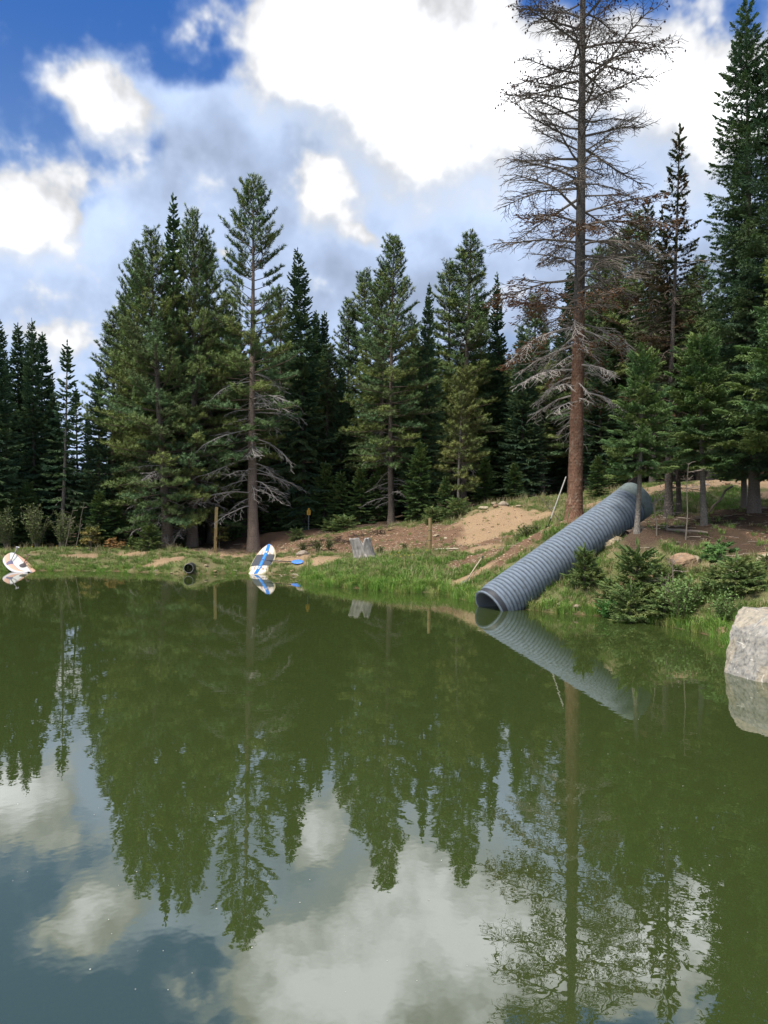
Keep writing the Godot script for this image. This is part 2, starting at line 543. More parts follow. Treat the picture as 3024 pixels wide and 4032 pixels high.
# a flat spruce bough with side shoots
func bough(f: Geo, w: Geo, at: Vector3, az: float, l: float, el: float, droop: float, lift: float, o: Dictionary) -> void:
	var out := Vector3(cos(az), 0.0, sin(az))
	var pts := PackedVector3Array()
	for i in 5:
		var s := i / 4.0
		pts.append(at + out * (l * s * cos(el)) + UP_ * (l * (sin(el) * s - droop * s * s + lift * s * s * s)))
	w.tube(pts, 0.006 + l * 0.008, 0.003, 3, o.wood)
	var base: Vector3 = o.tints[rng.randi() % o.tints.size()]
	var step: float = o.step / l
	var s := 0.10 + rng.randf() * step
	var fine: bool = o.fine
	var width: float = o.width
	while s < 1.0:
		var k := minf(s * 4.0, 3.999)
		var i := int(k)
		var p := pts[i].lerp(pts[i + 1], k - i)
		var d := (pts[i + 1] - pts[i]).normalized()
		var side := d.cross(UP_).normalized()
		for sgn in [-1.0, 1.0]:
			var sl: float = (0.08 + o.spread * l * pow(1.0 - s, 0.8) * minf(1.0, s * 3.5)) * rng.randf_range(0.6, 1.2)
			var ang := rng.randf_range(0.75, 1.15)
			var e: Vector3 = (d * cos(ang) + side * (sin(ang) * sgn) + UP_ * rng.randf_range(-0.28, 0.06)).normalized()
			var q := p
			var left := sl
			while left > 0.0:
				var seg := minf(0.15, left + 0.05)
				var col := tone(base, rng.randf_range(0.72, 1.3))
				if fine:
					f.fine_shoot(q, e, seg * 1.2, width, col, rng)
				else:
					f.shoot(q, e, seg * 1.3, width, col)
				var e2 := (e + d * rng.randf_range(0.5, 1.1) + UP_ * rng.randf_range(-0.5, 0.15)).normalized()
				if fine:
					f.fine_shoot(q, e2, 0.10, width, col, rng)
				else:
					f.shoot(q, e2, 0.13, width, col)
				if rng.randf() < 0.5:
					f.shoot(q, (e - d * 0.4 + UP_ * rng.randf_range(-0.6, 0.0)).normalized(), 0.11, width * 0.9, col)
				e = (e + UP_ * o.hang).normalized()
				q += e * seg
				left -= 0.15
		s += step * rng.randf_range(0.7, 1.3)
	var d2 := (pts[4] - pts[3]).normalized()
	if rng.randf() < o.get("cones", 0.0):
		for i in 4:
			f.shoot(pts[2].lerp(pts[4], rng.randf()), Vector3(rng.randf_range(-0.3, 0.3), -1.0, rng.randf_range(-0.3, 0.3)).normalized(), 0.10, 0.022, Color(0.12, 0.055, 0.04))
	for i in 3:
		f.shoot(pts[4] - d2 * (0.06 * i), (d2 + Vector3(rng.randf_range(-0.3, 0.3), 0.05, rng.randf_range(-0.3, 0.3))).normalized(), 0.16, width, tone(base, 1.1))


const UP_ := Vector3(0.0, 1.0, 0.0)


func spruce(sd: int, h: float, reach: float, o: Dictionary) -> Node3D:
	rng.seed = sd
	var f := Geo.new()
	var w := Geo.new()
	var y: float = o.bare * h
	var sway: float = o.get("sway", 0.4)
	while y < h - 0.12:
		var t: float = (y - o.bare * h) / (h - o.bare * h)
		var ax := axis_at(y / h, h, sway)
		var wide: float = reach * pow(1.0 - t, o.get("taper", 0.8)) * (0.6 + 0.4 * minf(1.0, t / 0.15)) + 0.10
		var count: int = int(o.boughs + rng.randf() * 2.0)
		if t > 0.93:
			count = 3
		var turn := rng.randf() * TAU
		var gap: float = rng.randf()
		for k in count:
			if rng.randf() < o.get("missing", 0.08):
				continue
			var l := wide * rng.randf_range(0.6, 1.18) * (1.0 - 0.25 * gap)
			var el: float = lerpf(o.low, o.high, pow(t, 1.4)) + rng.randf_range(-0.13, 0.13)
			bough(f, w, Vector3(ax.x, y + rng.randf_range(-0.08, 0.08), ax.z), turn + TAU * (k + rng.randf_range(-0.25, 0.25)) / count, l, el, lerpf(o.droop, 0.05, t), lerpf(o.lift, 0.1, t), o)
		y += lerpf(o.whorl, o.whorl * 0.6, t) * rng.randf_range(0.7, 1.3)
	var top := axis_at(1.0, h, sway) + UP_ * h
	for i in 7:
		f.shoot(top - UP_ * (0.12 * i), Vector3(rng.randf_range(-0.6, 0.6) * minf(1.0, i * 0.4), 1.0, rng.randf_range(-0.6, 0.6) * minf(1.0, i * 0.4)).normalized(), 0.18, o.width, tone(o.tints[0], 1.0))
	return assemble(sd, h, o, f, w, sway)


func assemble(sd: int, h: float, o: Dictionary, f: Geo, w: Geo, sway: float) -> Node3D:
	var root := Node3D.new()
	part("trunk", trunk_mesh(h, o.trunk, 12, bark_colour(o.bark), sd, sway), mats.bark, root)
	part("branches", w.mesh(), mats.twig, root)
	part("crown", f.mesh(), mats.leaf, root)
	if o.has("dead"):
		var g := Geo.new()
		var y: float = o.dead[0] * h
		twiggy = 0.5
		while y < o.dead[1] * h:
			var ax := axis_at(y / h, h, sway)
			var l: float = o.dead[2] * rng.randf_range(0.35, 1.1)
			dead_branch(g, Vector3(ax.x, y, ax.z), Vector3(cos(y * 37.0), rng.randf_range(-0.15, 0.3), sin(y * 37.0)).normalized(), l, 0.008 + l * 0.009, 0, -0.10, o.get("dead_wood", Color(0.25, 0.235, 0.225)))
			y += o.dead[3] * rng.randf_range(0.5, 1.5)
		part("dead_branches", g.mesh(), mats.twig, root)
		twiggy = 1.0
	root.set_meta("height", h)
	return root


# a bare crooked limb with twigs; depth 0 is a limb of the trunk
func dead_branch(g: Geo, p: Vector3, d: Vector3, l: float, r: float, depth: int, sag: float, col: Color, tips: Array = []) -> void:
	var pts := PackedVector3Array([p])
	var n := 6 if depth == 0 else (4 if depth == 1 else 3)
	var q := p
	var e := d
	for i in n:
		e = (e + Vector3(rng.randf_range(-0.17, 0.17), rng.randf_range(-0.14, 0.14) + sag, rng.randf_range(-0.17, 0.17))).normalized()
		q += e * (l / n)
		pts.append(q)
	g.tube(pts, r, maxf(0.0042, r * 0.25), 5 if depth == 0 else 3, tone(Vector3(col.r, col.g, col.b), rng.randf_range(0.8, 1.2)))
	tips.append(q)
	if depth >= 2:
		return
	var kids := int(clampf(twiggy * l / (0.085 if depth == 0 else 0.07), 2.0, 24.0 * twiggy if depth == 0 else 8.0 * twiggy))
	for k in kids:
		var s := lerpf(0.22 if depth == 0 else 0.15, 0.98, (k + rng.randf()) / kids)
		var j := minf(s * n, n - 0.001)
		var at := pts[int(j)].lerp(pts[int(j) + 1], j - int(j))
		var t := (pts[int(j) + 1] - pts[int(j)]).normalized()
		var side := t.cross(UP_).normalized() * (1.0 if k % 2 else -1.0)
		var dir := (t * rng.randf_range(0.5, 1.0) + side * rng.randf_range(0.5, 1.0) + UP_ * rng.randf_range(-0.45, 0.3)).normalized()
		var kl := l * rng.randf_range(0.18, 0.42) * (1.15 - s * 0.6) if depth == 0 else minf(0.24, l * rng.randf_range(0.25, 0.5))
		dead_branch(g, at, dir, kl, maxf(0.0062, r * 0.40), depth + 1, sag * 0.7, col, tips)


func pine(sd: int, h: float, reach: float, o: Dictionary) -> Node3D:
	rng.seed = sd
	var f := Geo.new()
	var w := Geo.new()
	var sway: float = o.get("sway", 0.6)
	var unit: float = o.get("unit", 1.0)
	var y: float = o.bare * h
	while y < h - 0.1:
		var t: float = (y - o.bare * h) / (h - o.bare * h)
		var ax := axis_at(y / h, h, sway)
		var wide: float = reach * pow(1.0 - t, o.get("taper", 0.65)) * (0.65 + 0.35 * minf(1.0, t / 0.2)) + 0.16 * unit
		var count: int = int(o.boughs + rng.randf() * 1.6)
		var turn := rng.randf() * TAU
		for k in count:
			if rng.randf() < o.get("missing", 0.1):
				continue
			var l := wide * rng.randf_range(0.55, 1.2)
			var az := turn + TAU * (k + rng.randf_range(-0.3, 0.3)) / count
			var el: float = lerpf(o.low, 0.95, pow(t, 1.3)) + rng.randf_range(-0.15, 0.15)
			var out := Vector3(cos(az), 0.0, sin(az))
			var pts := PackedVector3Array()
			for i in 5:
				var s := i / 4.0
				pts.append(Vector3(ax.x, y, ax.z) + out * (l * s * cos(el)) + UP_ * (l * (sin(el) * s - 0.28 * s * s * (1.0 - t) + 0.26 * s * s * s)))
			w.tube(pts, 0.008 + l * 0.009, 0.005, 4, o.wood)
			var base: Vector3 = o.tints[rng.randi() % o.tints.size()]
			var kids := int(clampf(l / o.step, 3.0, 16.0))
			for c in kids:
				var s := lerpf(o.get("inner", 0.28), 1.0, (c + rng.randf()) / kids)
				var j := minf(s * 4.0, 3.999)
				var p := pts[int(j)].lerp(pts[int(j) + 1], j - int(j))
				var d := (pts[int(j) + 1] - pts[int(j)]).normalized()
				var side := d.cross(UP_).normalized() * (1.0 if c % 2 else -1.0)
				var e := (d * rng.randf_range(0.5, 0.9) + side * rng.randf_range(0.4, 0.9) + UP_ * rng.randf_range(-0.05, 0.5)).normalized()
				var kl := (0.10 * unit + 0.30 * l * (1.1 - s)) * rng.randf_range(0.6, 1.2)
				var q := p + e * kl
				w.tube(PackedVector3Array([p, q]), 0.006, 0.004, 3, o.wood)
				var m := 1 + int(kl / (0.13 * unit))
				for i in m:
					var at := p.lerp(q, (i + 0.7) / m)
					var td := (e + Vector3(rng.randf_range(-0.6, 0.6), rng.randf_range(-0.1, 0.8), rng.randf_range(-0.6, 0.6))).normalized()
					f.tuft(at, td, 0.13 * unit, o.width, tone(base, rng.randf_range(0.72, 1.3)), rng)
					if rng.randf() < 0.6:
						f.tuft(at, (td + side * rng.randf_range(-1.0, 1.0) + UP_ * 0.3).normalized(), 0.12 * unit, o.width, tone(base, rng.randf_range(0.72, 1.3)), rng)
			f.tuft(pts[4], (pts[4] - pts[3]).normalized(), 0.16 * unit, o.width, tone(base, 1.1), rng)
		y += lerpf(o.whorl, o.whorl * 0.7, t) * rng.randf_range(0.7, 1.3)
	var top := axis_at(1.0, h, sway) + UP_ * h
	for i in 8:
		f.tuft(top - UP_ * (0.11 * unit * i), Vector3(rng.randf_range(-0.5, 0.5), 1.0, rng.randf_range(-0.5, 0.5)).normalized(), 0.15 * unit, o.width, tone(o.tints[0], 1.0), rng)
	return assemble(sd, h, o, f, w, sway)


# a copy of a model tree whose foot stands at (x, d) and whose tip reaches (tip_x, tip_y)
func plant(model: Node3D, x: float, d: float, tip_x: float, tip_y: float, wide: float, turn: float, called: String, label: String, category := "tree", group := "") -> Node3D:
	var r: Node3D = model.duplicate()
	r.remove_meta("height")
	r.name = numbered(called)
	add_child(r)
	var foot := on_ground(x, d, -0.03)
	var k: float = (tip_y - foot.y) / model.get_meta("height")
	var lean := (tip_x - x) / (tip_y - foot.y)
	r.transform = Transform3D(Basis(Vector3(0, 0, 1), -atan(lean)) * Basis(UP_, turn) * Basis.from_scale(Vector3(k * wide, k, k * wide)), foot)
	tag(r, label, category, group)
	return r


func make_models() -> Dictionary:
	var deep := [Vector3(0.079, 0.134, 0.077), Vector3(0.091, 0.144, 0.074), Vector3(0.067, 0.120, 0.074), Vector3(0.101, 0.149, 0.070)]
	var fir := [Vector3(0.099, 0.164, 0.060), Vector3(0.117, 0.178, 0.065), Vector3(0.086, 0.153, 0.063), Vector3(0.138, 0.186, 0.065)]
	var piney := [Vector3(0.103, 0.161, 0.064), Vector3(0.129, 0.178, 0.062), Vector3(0.087, 0.147, 0.067), Vector3(0.159, 0.196, 0.064), Vector3(0.113, 0.152, 0.064)]
	var grey_bark := Vector3(0.17, 0.15, 0.135)
	var m := {}
	var base := {"bare": 0.03, "boughs": 6.0, "low": -0.22, "high": 0.75, "droop": 0.16, "lift": 0.16, "whorl": 0.29, "step": 0.11, "spread": 0.34, "hang": -0.08, "width": 0.042, "fine": false, "tints": deep, "wood": Color(0.10, 0.085, 0.07), "bark": grey_bark, "trunk": 0.16, "taper": 0.85}
	m.full = spruce(101, 13.0, 2.3, base)
	m.slim = spruce(102, 12.0, 1.6, base.merged({"bare": 0.10, "boughs": 5.4, "trunk": 0.13, "dead": [0.04, 0.16, 0.8, 0.12]}, true))
	m.full_b = spruce(111, 12.0, 2.0, base.merged({"taper": 1.0, "droop": 0.22, "lift": 0.2, "missing": 0.14}, true))
	m.full_c = spruce(112, 14.0, 2.5, base.merged({"taper": 0.7, "low": -0.3, "whorl": 0.33, "missing": 0.12, "dead": [0.03, 0.2, 1.0, 0.15]}, true))
	m.sparse = spruce(103, 8.0, 1.05, base.merged({"bare": 0.22, "boughs": 4.0, "whorl": 0.30, "missing": 0.12, "trunk": 0.09, "spread": 0.24, "step": 0.15, "taper": 0.95, "bark": Vector3(0.22, 0.20, 0.18), "dead": [0.04, 0.3, 0.5, 0.12]}, true))
	m.tall_near = spruce(104, 15.5, 2.3, base.merged({"bare": 0.10, "boughs": 5.8, "whorl": 0.31, "fine": true, "width": 0.05, "trunk": 0.17, "hang": -0.14, "bark": Vector3(0.22, 0.19, 0.17), "taper": 0.7, "sway": 0.2, "dead": [0.05, 0.25, 1.0, 0.18], "dead_wood": Color(0.16, 0.13, 0.11)}, true))
	m.ragged = spruce(105, 12.2, 1.45, base.merged({"bare": 0.18, "boughs": 4.8, "whorl": 0.36, "missing": 0.2, "fine": true, "width": 0.05, "trunk": 0.13, "hang": -0.18, "tints": [Vector3(0.06, 0.085, 0.045), Vector3(0.07, 0.08, 0.042), Vector3(0.105, 0.075, 0.045)], "bark": Vector3(0.16, 0.14, 0.13), "dead": [0.08, 0.75, 1.3, 0.12], "dead_wood": Color(0.15, 0.12, 0.10), "cones": 0.25}, true))
	m.young = spruce(106, 4.6, 1.15, base.merged({"bare": 0.35, "boughs": 6.2, "whorl": 0.21, "fine": true, "width": 0.05, "trunk": 0.075, "step": 0.075, "low": -0.12, "droop": 0.24, "lift": 0.24, "tints": fir, "bark": Vector3(0.26, 0.235, 0.21), "taper": 0.55}, true))
	m.shade = spruce(116, 4.6, 1.25, base.merged({"bare": 0.04, "boughs": 5.8, "whorl": 0.22, "trunk": 0.06, "step": 0.08, "tints": fir, "taper": 0.7}, true))
	m.seedling = spruce(107, 1.0, 0.38, base.merged({"bare": 0.05, "boughs": 4.5, "whorl": 0.11, "fine": true, "width": 0.03, "trunk": 0.018, "step": 0.06, "low": 0.05, "high": 0.7, "droop": 0.05, "lift": 0.1, "tints": [Vector3(0.12, 0.165, 0.06), Vector3(0.15, 0.19, 0.065), Vector3(0.10, 0.15, 0.055)], "taper": 0.8}, true))
	m.bush = spruce(108, 0.9, 0.62, base.merged({"bare": 0.02, "boughs": 4.6, "whorl": 0.09, "fine": true, "width": 0.03, "trunk": 0.02, "step": 0.06, "low": 0.0, "high": 0.5, "droop": 0.08, "lift": 0.1, "tints": [Vector3(0.16, 0.22, 0.08), Vector3(0.20, 0.24, 0.09), Vector3(0.135, 0.20, 0.075)], "taper": 0.5}, true))
	var pbase := {"bare": 0.12, "boughs": 5.4, "low": -0.12, "whorl": 0.36, "step": 0.11, "width": 0.10, "tints": piney, "wood": Color(0.13, 0.105, 0.085), "bark": Vector3(0.20, 0.165, 0.14), "trunk": 0.17, "taper": 0.7}
	m.pine_full = pine(201, 12.5, 2.7, pbase.merged({"bare": 0.10, "trunk": 0.23, "boughs": 5.4, "dead": [0.05, 0.30, 1.6, 0.08]}, true))
	m.pine_slim = pine(202, 12.0, 1.8, pbase.merged({"bare": 0.22, "dead": [0.08, 0.3, 0.9, 0.12]}, true))
	m.pine_slim_b = pine(212, 13.0, 1.6, pbase.merged({"bare": 0.34, "missing": 0.16, "taper": 0.55, "dead": [0.06, 0.4, 1.1, 0.10]}, true))
	m.pine_cone_b = pine(213, 12.0, 2.4, pbase.merged({"bare": 0.18, "taper": 0.85, "missing": 0.14, "dead": [0.06, 0.3, 1.3, 0.10], "trunk": 0.17}, true))
	m.pine_open = pine(203, 14.4, 2.1, pbase.merged({"bare": 0.27, "whorl": 0.40, "boughs": 4.6, "missing": 0.10, "inner": 0.34, "trunk": 0.23, "taper": 0.5, "bark": Vector3(0.27, 0.215, 0.18), "dead": [0.12, 0.5, 2.2, 0.10], "dead_wood": Color(0.27, 0.255, 0.245)}, true))
	m.pine_cone = pine(204, 13.0, 2.2, pbase.merged({"bare": 0.22, "dead": [0.08, 0.32, 1.3, 0.10], "trunk": 0.16}, true))
	m.pine_young = pine(205, 5.6, 0.95, pbase.merged({"bare": 0.16, "whorl": 0.24, "trunk": 0.07, "tints": [Vector3(0.14, 0.165, 0.055), Vector3(0.16, 0.175, 0.06), Vector3(0.12, 0.15, 0.055)], "bark": Vector3(0.34, 0.31, 0.28), "taper": 0.5}, true))
	m.pine_sprout = pine(206, 0.7, 0.16, pbase.merged({"unit": 0.4, "bare": 0.45, "whorl": 0.09, "boughs": 4.0, "width": 0.06, "trunk": 0.016, "step": 0.05, "tints": [Vector3(0.17, 0.17, 0.055), Vector3(0.21, 0.17, 0.06)], "bark": Vector3(0.3, 0.25, 0.2), "taper": 0.3}, true))
	m.pine_rusty = pine(207, 0.6, 0.18, pbase.merged({"unit": 0.4, "bare": 0.30, "whorl": 0.09, "boughs": 4.0, "width": 0.06, "trunk": 0.014, "step": 0.05, "tints": [Vector3(0.34, 0.20, 0.085), Vector3(0.29, 0.19, 0.08)], "bark": Vector3(0.25, 0.2, 0.16), "taper": 0.4}, true))
	m.pine_green = pine(208, 0.8, 0.20, pbase.merged({"unit": 0.4, "bare": 0.40, "whorl": 0.12, "boughs": 4.0, "width": 0.075, "trunk": 0.014, "step": 0.06, "tints": [Vector3(0.10, 0.19, 0.06), Vector3(0.08, 0.16, 0.055)], "bark": Vector3(0.3, 0.25, 0.2), "taper": 0.3}, true))
	return m


func forest() -> void:
	var m := make_models()
	var back := "dark conifers standing close together in the forest behind the pond"
	# x, d, tip x, tip y | model, width, name, label
	var rows := [
		[-15.18, 30.00, -15.17, 9.37, "full", 1.0, "spruce_tree", "dark spruce rising behind the orange and white board"],
		[-15.79, 33.00, -15.77, 9.84, "slim", 1.1, "spruce_tree", "pointed spruce of the tight clump above the willow scrub, shorter tip"],
		[-14.20, 31.50, -14.49, 9.68, "full_c", 0.75, "spruce_tree", "spruce with a pale bare trunk showing in the clump above the willow scrub"],
		[-14.60, 33.00, -14.81, 9.45, "slim", 1.1, "spruce_tree", "narrow spruce pressed against the clump above the willow scrub"],
		[-12.58, 30.00, -12.47, 8.44, "sparse", 1.0, "spruce_tree", "thin spruce with airy see-through branches standing in the gap of the treeline"],
		[-13.92, 35.00, -14.04, 7.48, "sparse", 1.1, "spruce_tree", "short thin spruce behind the airy spruce in the treeline gap"],
		[-16.01, 37.00, -16.10, 8.35, "slim", 1.1, "spruce_tree", "small spruce tip showing behind the clump above the willow scrub"],
		[-11.93, 34.00, -12.20, 10.61, "pine_slim", 1.15, "pine_tree", "dark pine with long side branches reaching out over the treeline gap"],
		[-11.73, 35.50, -12.11, 11.81, "pine_slim", 1.0, "pine_tree", "pine tip half hidden behind the great triple-trunked pine group"],
		[-8.29, 29.50, -8.96, 12.57, "pine_full", 1.0, "pine_tree", "thick-trunked pine with yellow-green low boughs, left stem of the pine group"],
		[-8.38, 31.50, -8.82, 14.79, "full_b", 0.85, "spruce_tree", "spruce whose thin tip tops the pine group behind the tall post"],
		[-7.51, 30.30, -7.79, 13.65, "pine_full", 0.85, "pine_tree", "straight pine of the pine group, stem nearest the tall square post"],
		[-7.48, 33.00, -7.75, 13.55, "pine_cone_b", 1.0, "pine_tree", "conical pine behind the tall square post"],
		[-9.95, 32.00, -10.32, 12.63, "pine_full", 0.8, "pine_tree", "bushy pine filling the back of the pine group"],
		[-4.98, 30.00, -5.36, 14.62, "pine_open", 1.0, "pine_tree", "tall open-crowned pine with grey dead limbs low on its trunk"],
		[-3.45, 33.00, -3.87, 13.22, "full_c", 0.85, "spruce_tree", "spruce with a slender spire beside the tall open-crowned pine"],
		[-3.11, 36.00, -3.23, 11.30, "slim", 1.0, "spruce_tree", "left of two small twin spires beyond the yellow sign"],
		[-2.76, 36.50, -2.93, 11.37, "slim", 0.9, "spruce_tree", "right of two small twin spires beyond the yellow sign"],
		[-4.98, 37.00, -5.23, 12.32, "pine_slim_b", 1.1, "pine_tree", "pine filling the gap between open-crowned pine and slender spire"],
		[-1.00, 38.00, -1.10, 13.79, "pine_slim_b", 1.1, "pine_tree", "thin greyish pine beside the conical pine above the stump"],
		[-1.69, 38.00, -1.75, 12.41, "pine_slim", 1.0, "pine_tree", "short loose pine at the edge of the sky gap above the stump"],
		[0.37, 30.50, 0.22, 12.82, "pine_cone", 1.0, "pine_tree", "conical pine with bare lower trunk on the dirt bank above the stump"],
		[-0.13, 33.00, -0.38, 12.25, "pine_slim", 1.1, "pine_tree", "pine crowding behind the conical pine above the stump"],
		[1.48, 31.00, 1.74, 11.19, "full", 0.72, "spruce_tree", "dense dark spruce with skirts to the ground above the short round post"],
		[3.28, 36.00, 3.02, 13.55, "pine_slim_b", 1.1, "pine_tree", "shorter pine of the pair behind the yellowish young pine"],
		[3.67, 35.00, 3.66, 14.56, "pine_slim", 1.2, "pine_tree", "taller pine of the pair behind the yellowish young pine"],
		[5.27, 36.00, 5.13, 13.20, "full_b", 0.8, "spruce_tree", "green spruce behind the bare sandy mound"],
		[4.88, 38.00, 4.70, 12.49, "pine_slim", 1.2, "pine_tree", "pine between the pale-trunked pair and the dead tree"],
		[2.86, 29.50, 3.02, 7.47, "pine_young", 0.95, "pine_tree", "yellowish young pine with a pale straight trunk at the top of the dirt bank"],
		[1.35, 29.40, 1.33, 4.69, "shade", 1.15, "spruce_tree", "small spruce in front of the dense dark spruce on the dirt bank"],
		[2.28, 28.80, 2.29, 3.35, "shade", 1.2, "spruce_tree", "small skirted spruce at the lip of the dirt bank by the sandy mound"],
		[6.95, 34.00, 6.66, 11.62, "pine_slim", 1.3, "pine_tree", "olive pine behind the limbs of the dead tree, pond side"],
		[10.00, 36.00, 9.89, 14.39, "pine_cone_b", 1.0, "pine_tree", "olive pine behind the trunk of the dead tree, hill side"],
		[11.56, 36.00, 11.43, 16.03, "pine_slim", 1.4, "pine_tree", "tall olive pine between the dead tree and the ragged spruce"],
		[10.76, 31.00, 10.54, 14.75, "ragged", 1.1, "spruce_tree", "brownish ragged spruce close behind the forked spruce"],
		[11.47, 38.00, 11.30, 15.55, "pine_cone", 1.0, "pine_tree", "pine deep behind the dead tree"],
		[8.94, 37.00, 8.75, 13.60, "slim", 1.2, "spruce_tree", "spruce hidden behind the trunk of the dead tree"],
		[14.36, 35.00, 14.17, 13.68, "pine_slim", 1.3, "pine_tree", "pine in the gap between ragged spruce and big right-hand spruce"],
		[-15.77, 32.00, -15.82, 8.47, "full_b", 1.0, "spruce_tree", "lower spruce filling the wall behind the orange board"],
		[-15.78, 34.00, -15.91, 9.20, "full", 0.9, "spruce_tree", "green spruce between the spruces of the clump above the willow scrub"],
		[-14.02, 32.50, -14.09, 6.84, "full_c", 0.9, "spruce_tree", "low wide spruce at the foot of the treeline gap"],
		[-12.69, 33.00, -12.79, 6.33, "full_b", 0.9, "spruce_tree", "low spruce closing the treeline gap beside the dark reaching pine"],
		[-11.45, 31.00, -11.55, 7.57, "full_c", 0.8, "spruce_tree", "mid-height spruce under the dark reaching pine"],
		[-7.14, 35.00, -7.26, 11.73, "pine_cone_b", 0.9, "pine_tree", "pine filling behind the tall square post and open-crowned pine"],
		[-1.92, 34.00, -2.01, 8.65, "full", 0.9, "spruce_tree", "lower spruce under the sky gap above the stump"],
		[1.25, 34.00, 1.10, 10.73, "pine_cone_b", 0.9, "pine_tree", "pine between the conical pine and the dense dark spruce"],
		[5.99, 33.00, 5.84, 10.14, "full_c", 0.8, "spruce_tree", "spruce close behind the drooping dead limbs, pond side"],
		[7.43, 20.00, 7.51, 12.06, "ragged", 1.0, "spruce_tree", "ragged spruce with brown cones and dark trunk beside the pipe's upper end"],
		[7.83, 20.40, 7.26, 10.15, "ragged", 0.8, "spruce_tree", "second thinner stem beside the ragged spruce with brown cones"],
		[9.12, 19.00, 8.83, 14.74, "tall_near", 1.0, "spruce_tree", "very tall spruce with drooping boughs and pale trunk on the bare slope"],
		[9.61, 20.50, 9.41, 12.56, "tall_near", 0.7, "spruce_tree", "slimmer spruce trunk just behind the very tall spruce"],
		[9.76, 18.50, 9.29, 13.99, "tall_near", 1.0, "spruce_tree", "massive dark spruce cut by the edge behind the boulder"],
		[5.45, 16.60, 5.55, 5.48, "young", 1.0, "fir_tree", "young fir whose slim trunk crosses in front of the pipe's upper end"],
		[7.40, 17.80, 7.29, 6.09, "young", 1.1, "fir_tree", "young fir with tiered bright boughs on a grey trunk on the bare slope"],
		[9.00, 16.50, 8.83, 7.53, "young", 1.15, "fir_tree", "fir reaching bright low boughs in from beyond the very tall spruce"],
	]
	for i in rows.size():
		var r: Array = rows[i]
		plant(m[r[4]], r[0], r[1], r[2], r[3], r[5], i * 1.7, r[6], r[7])
	# the ranks behind, which close the view
	var kinds := ["full", "slim", "pine_slim", "full_b", "full_c", "pine_cone_b", "full", "pine_slim_b", "full_c"]
	rng.seed = 77
	for i in 240:
		var d := 33.0 + pow(rng.randf(), 1.2) * 34.0
		var x := lerpf(-0.62, 0.66, (i + rng.randf()) / 240.0) * d
		var k: String = kinds[rng.randi() % kinds.size()]
		var turn := rng.randf() * TAU
		var px := 829.0 + 1661.0 * x / d
		var limit := 880.0
		for q in [[-200.0, 875.0], [90.0, 875.0], [150.0, 955.0], [210.0, 935.0], [260.0, 725.0], [440.0, 665.0], [520.0, 725.0], [640.0, 705.0], [710.0, 775.0], [740.0, 815.0], [800.0, 705.0], [900.0, 735.0], [1000.0, 685.0], [1100.0, 685.0], [1250.0, 595.0], [1400.0, 585.0], [1500.0, 635.0], [1650.0, 505.0], [1900.0, 445.0]]:
			if px >= q[0]:
				limit = q[1]
		var tip := 2.0 + (1106.0 - limit - rng.randf() * 130.0) / 1661.0 * d
		plant(m[k], x, d, x, maxf(tip, ground(x, d) + 3.5), rng.randf_range(1.0, 1.35), turn, "forest_tree", "dark conifer of the ranks packed behind the front row of the forest", "tree", back)
	# understorey at the forest's edge
	for q in [[-4.68, 34.00, -4.67, 3.91], [-3.75, 33.00, -3.78, 4.36], [-2.52, 32.50, -2.51, 4.04], [-1.81, 32.00, -1.83, 3.63], [-0.92, 31.50, -0.95, 3.81], [-6.53, 33.00, -6.52, 3.63], [-11.08, 30.00, -11.10, 2.70], [-10.80, 31.00, -10.81, 2.35], [-12.10, 30.50, -12.07, 2.33], [-0.17, 32.00, -0.16, 4.04], [4.04, 31.00, 4.02, 4.21], [5.25, 31.00, 5.26, 4.04], [-14.12, 30.50, -14.14, 3.04], [-14.61, 30.00, -14.62, 2.83], [7.50, 27.00, 7.50, 4.06], [8.75, 29.00, 8.72, 4.66], [12.77, 29.00, 12.73, 5.23], [10.86, 30.00, 10.82, 4.77]]:
		plant(m.shade, q[0], q[1], q[2], q[3], 1.3, q[0] * 3.0, "understorey_spruce", "small spruce growing in the shade at the foot of the forest", "tree", "small spruces along the foot of the forest")
	for q in [[-2.09, 30.20, -2.09, 1.68, 1.5], [-1.56, 29.80, -1.56, 1.84, 1.5], [-3.40, 29.90, -3.39, 1.31, 1.2], [1.82, 28.40, 1.81, 2.21, 1.2], [2.65, 28.20, 2.69, 2.56, 1.2]]:
		plant(m.bush, q[0], q[1], q[2], q[3], q[4], q[0] * 5.0, "low_spruce", "low spreading spruce on the lip of the dirt bank", "bush", "low spruces along the lip of the dirt bank")
	# small ones
	plant(m.pine_sprout, -10.82, 28.40, -10.82, 1.24, 1.3, 0.5, "pine_sapling", "yellowish pine sapling on a bare stem behind the grassy dam", "sapling")
	plant(m.pine_rusty, -10.01, 28.40, -10.04, 0.87, 1.3, 1.5, "pine_sapling", "rust-brown pine sapling, taller of two on the grassy dam", "sapling")
	plant(m.pine_rusty, -9.71, 28.50, -9.68, 0.75, 1.3, 2.5, "pine_sapling", "rust-brown pine sapling, shorter of two on the grassy dam", "sapling")
	plant(m.seedling, -8.62, 28.20, -8.62, 1.52, 1.25, 0.3, "spruce_seedling", "open green spruce seedling at the foot of the pine group", "sapling")
	plant(m.seedling, -9.28, 28.40, -9.27, 0.96, 1.5, 0.9, "spruce_seedling", "tiny spruce seedling beside the open green seedling", "sapling")
	plant(m.pine_sprout, -6.45, 30.20, -6.43, 1.27, 1.3, 4.5, "pine_sapling", "little pine sapling just behind the tall square post", "sapling")
	var bank := "small evergreens on the bank beside the pipe"
	plant(m.seedling, 4.15, 15.90, 4.16, 1.31, 1.15, 0.4, "spruce_seedling", "little spruce touching the underside of the pipe", "sapling", bank)
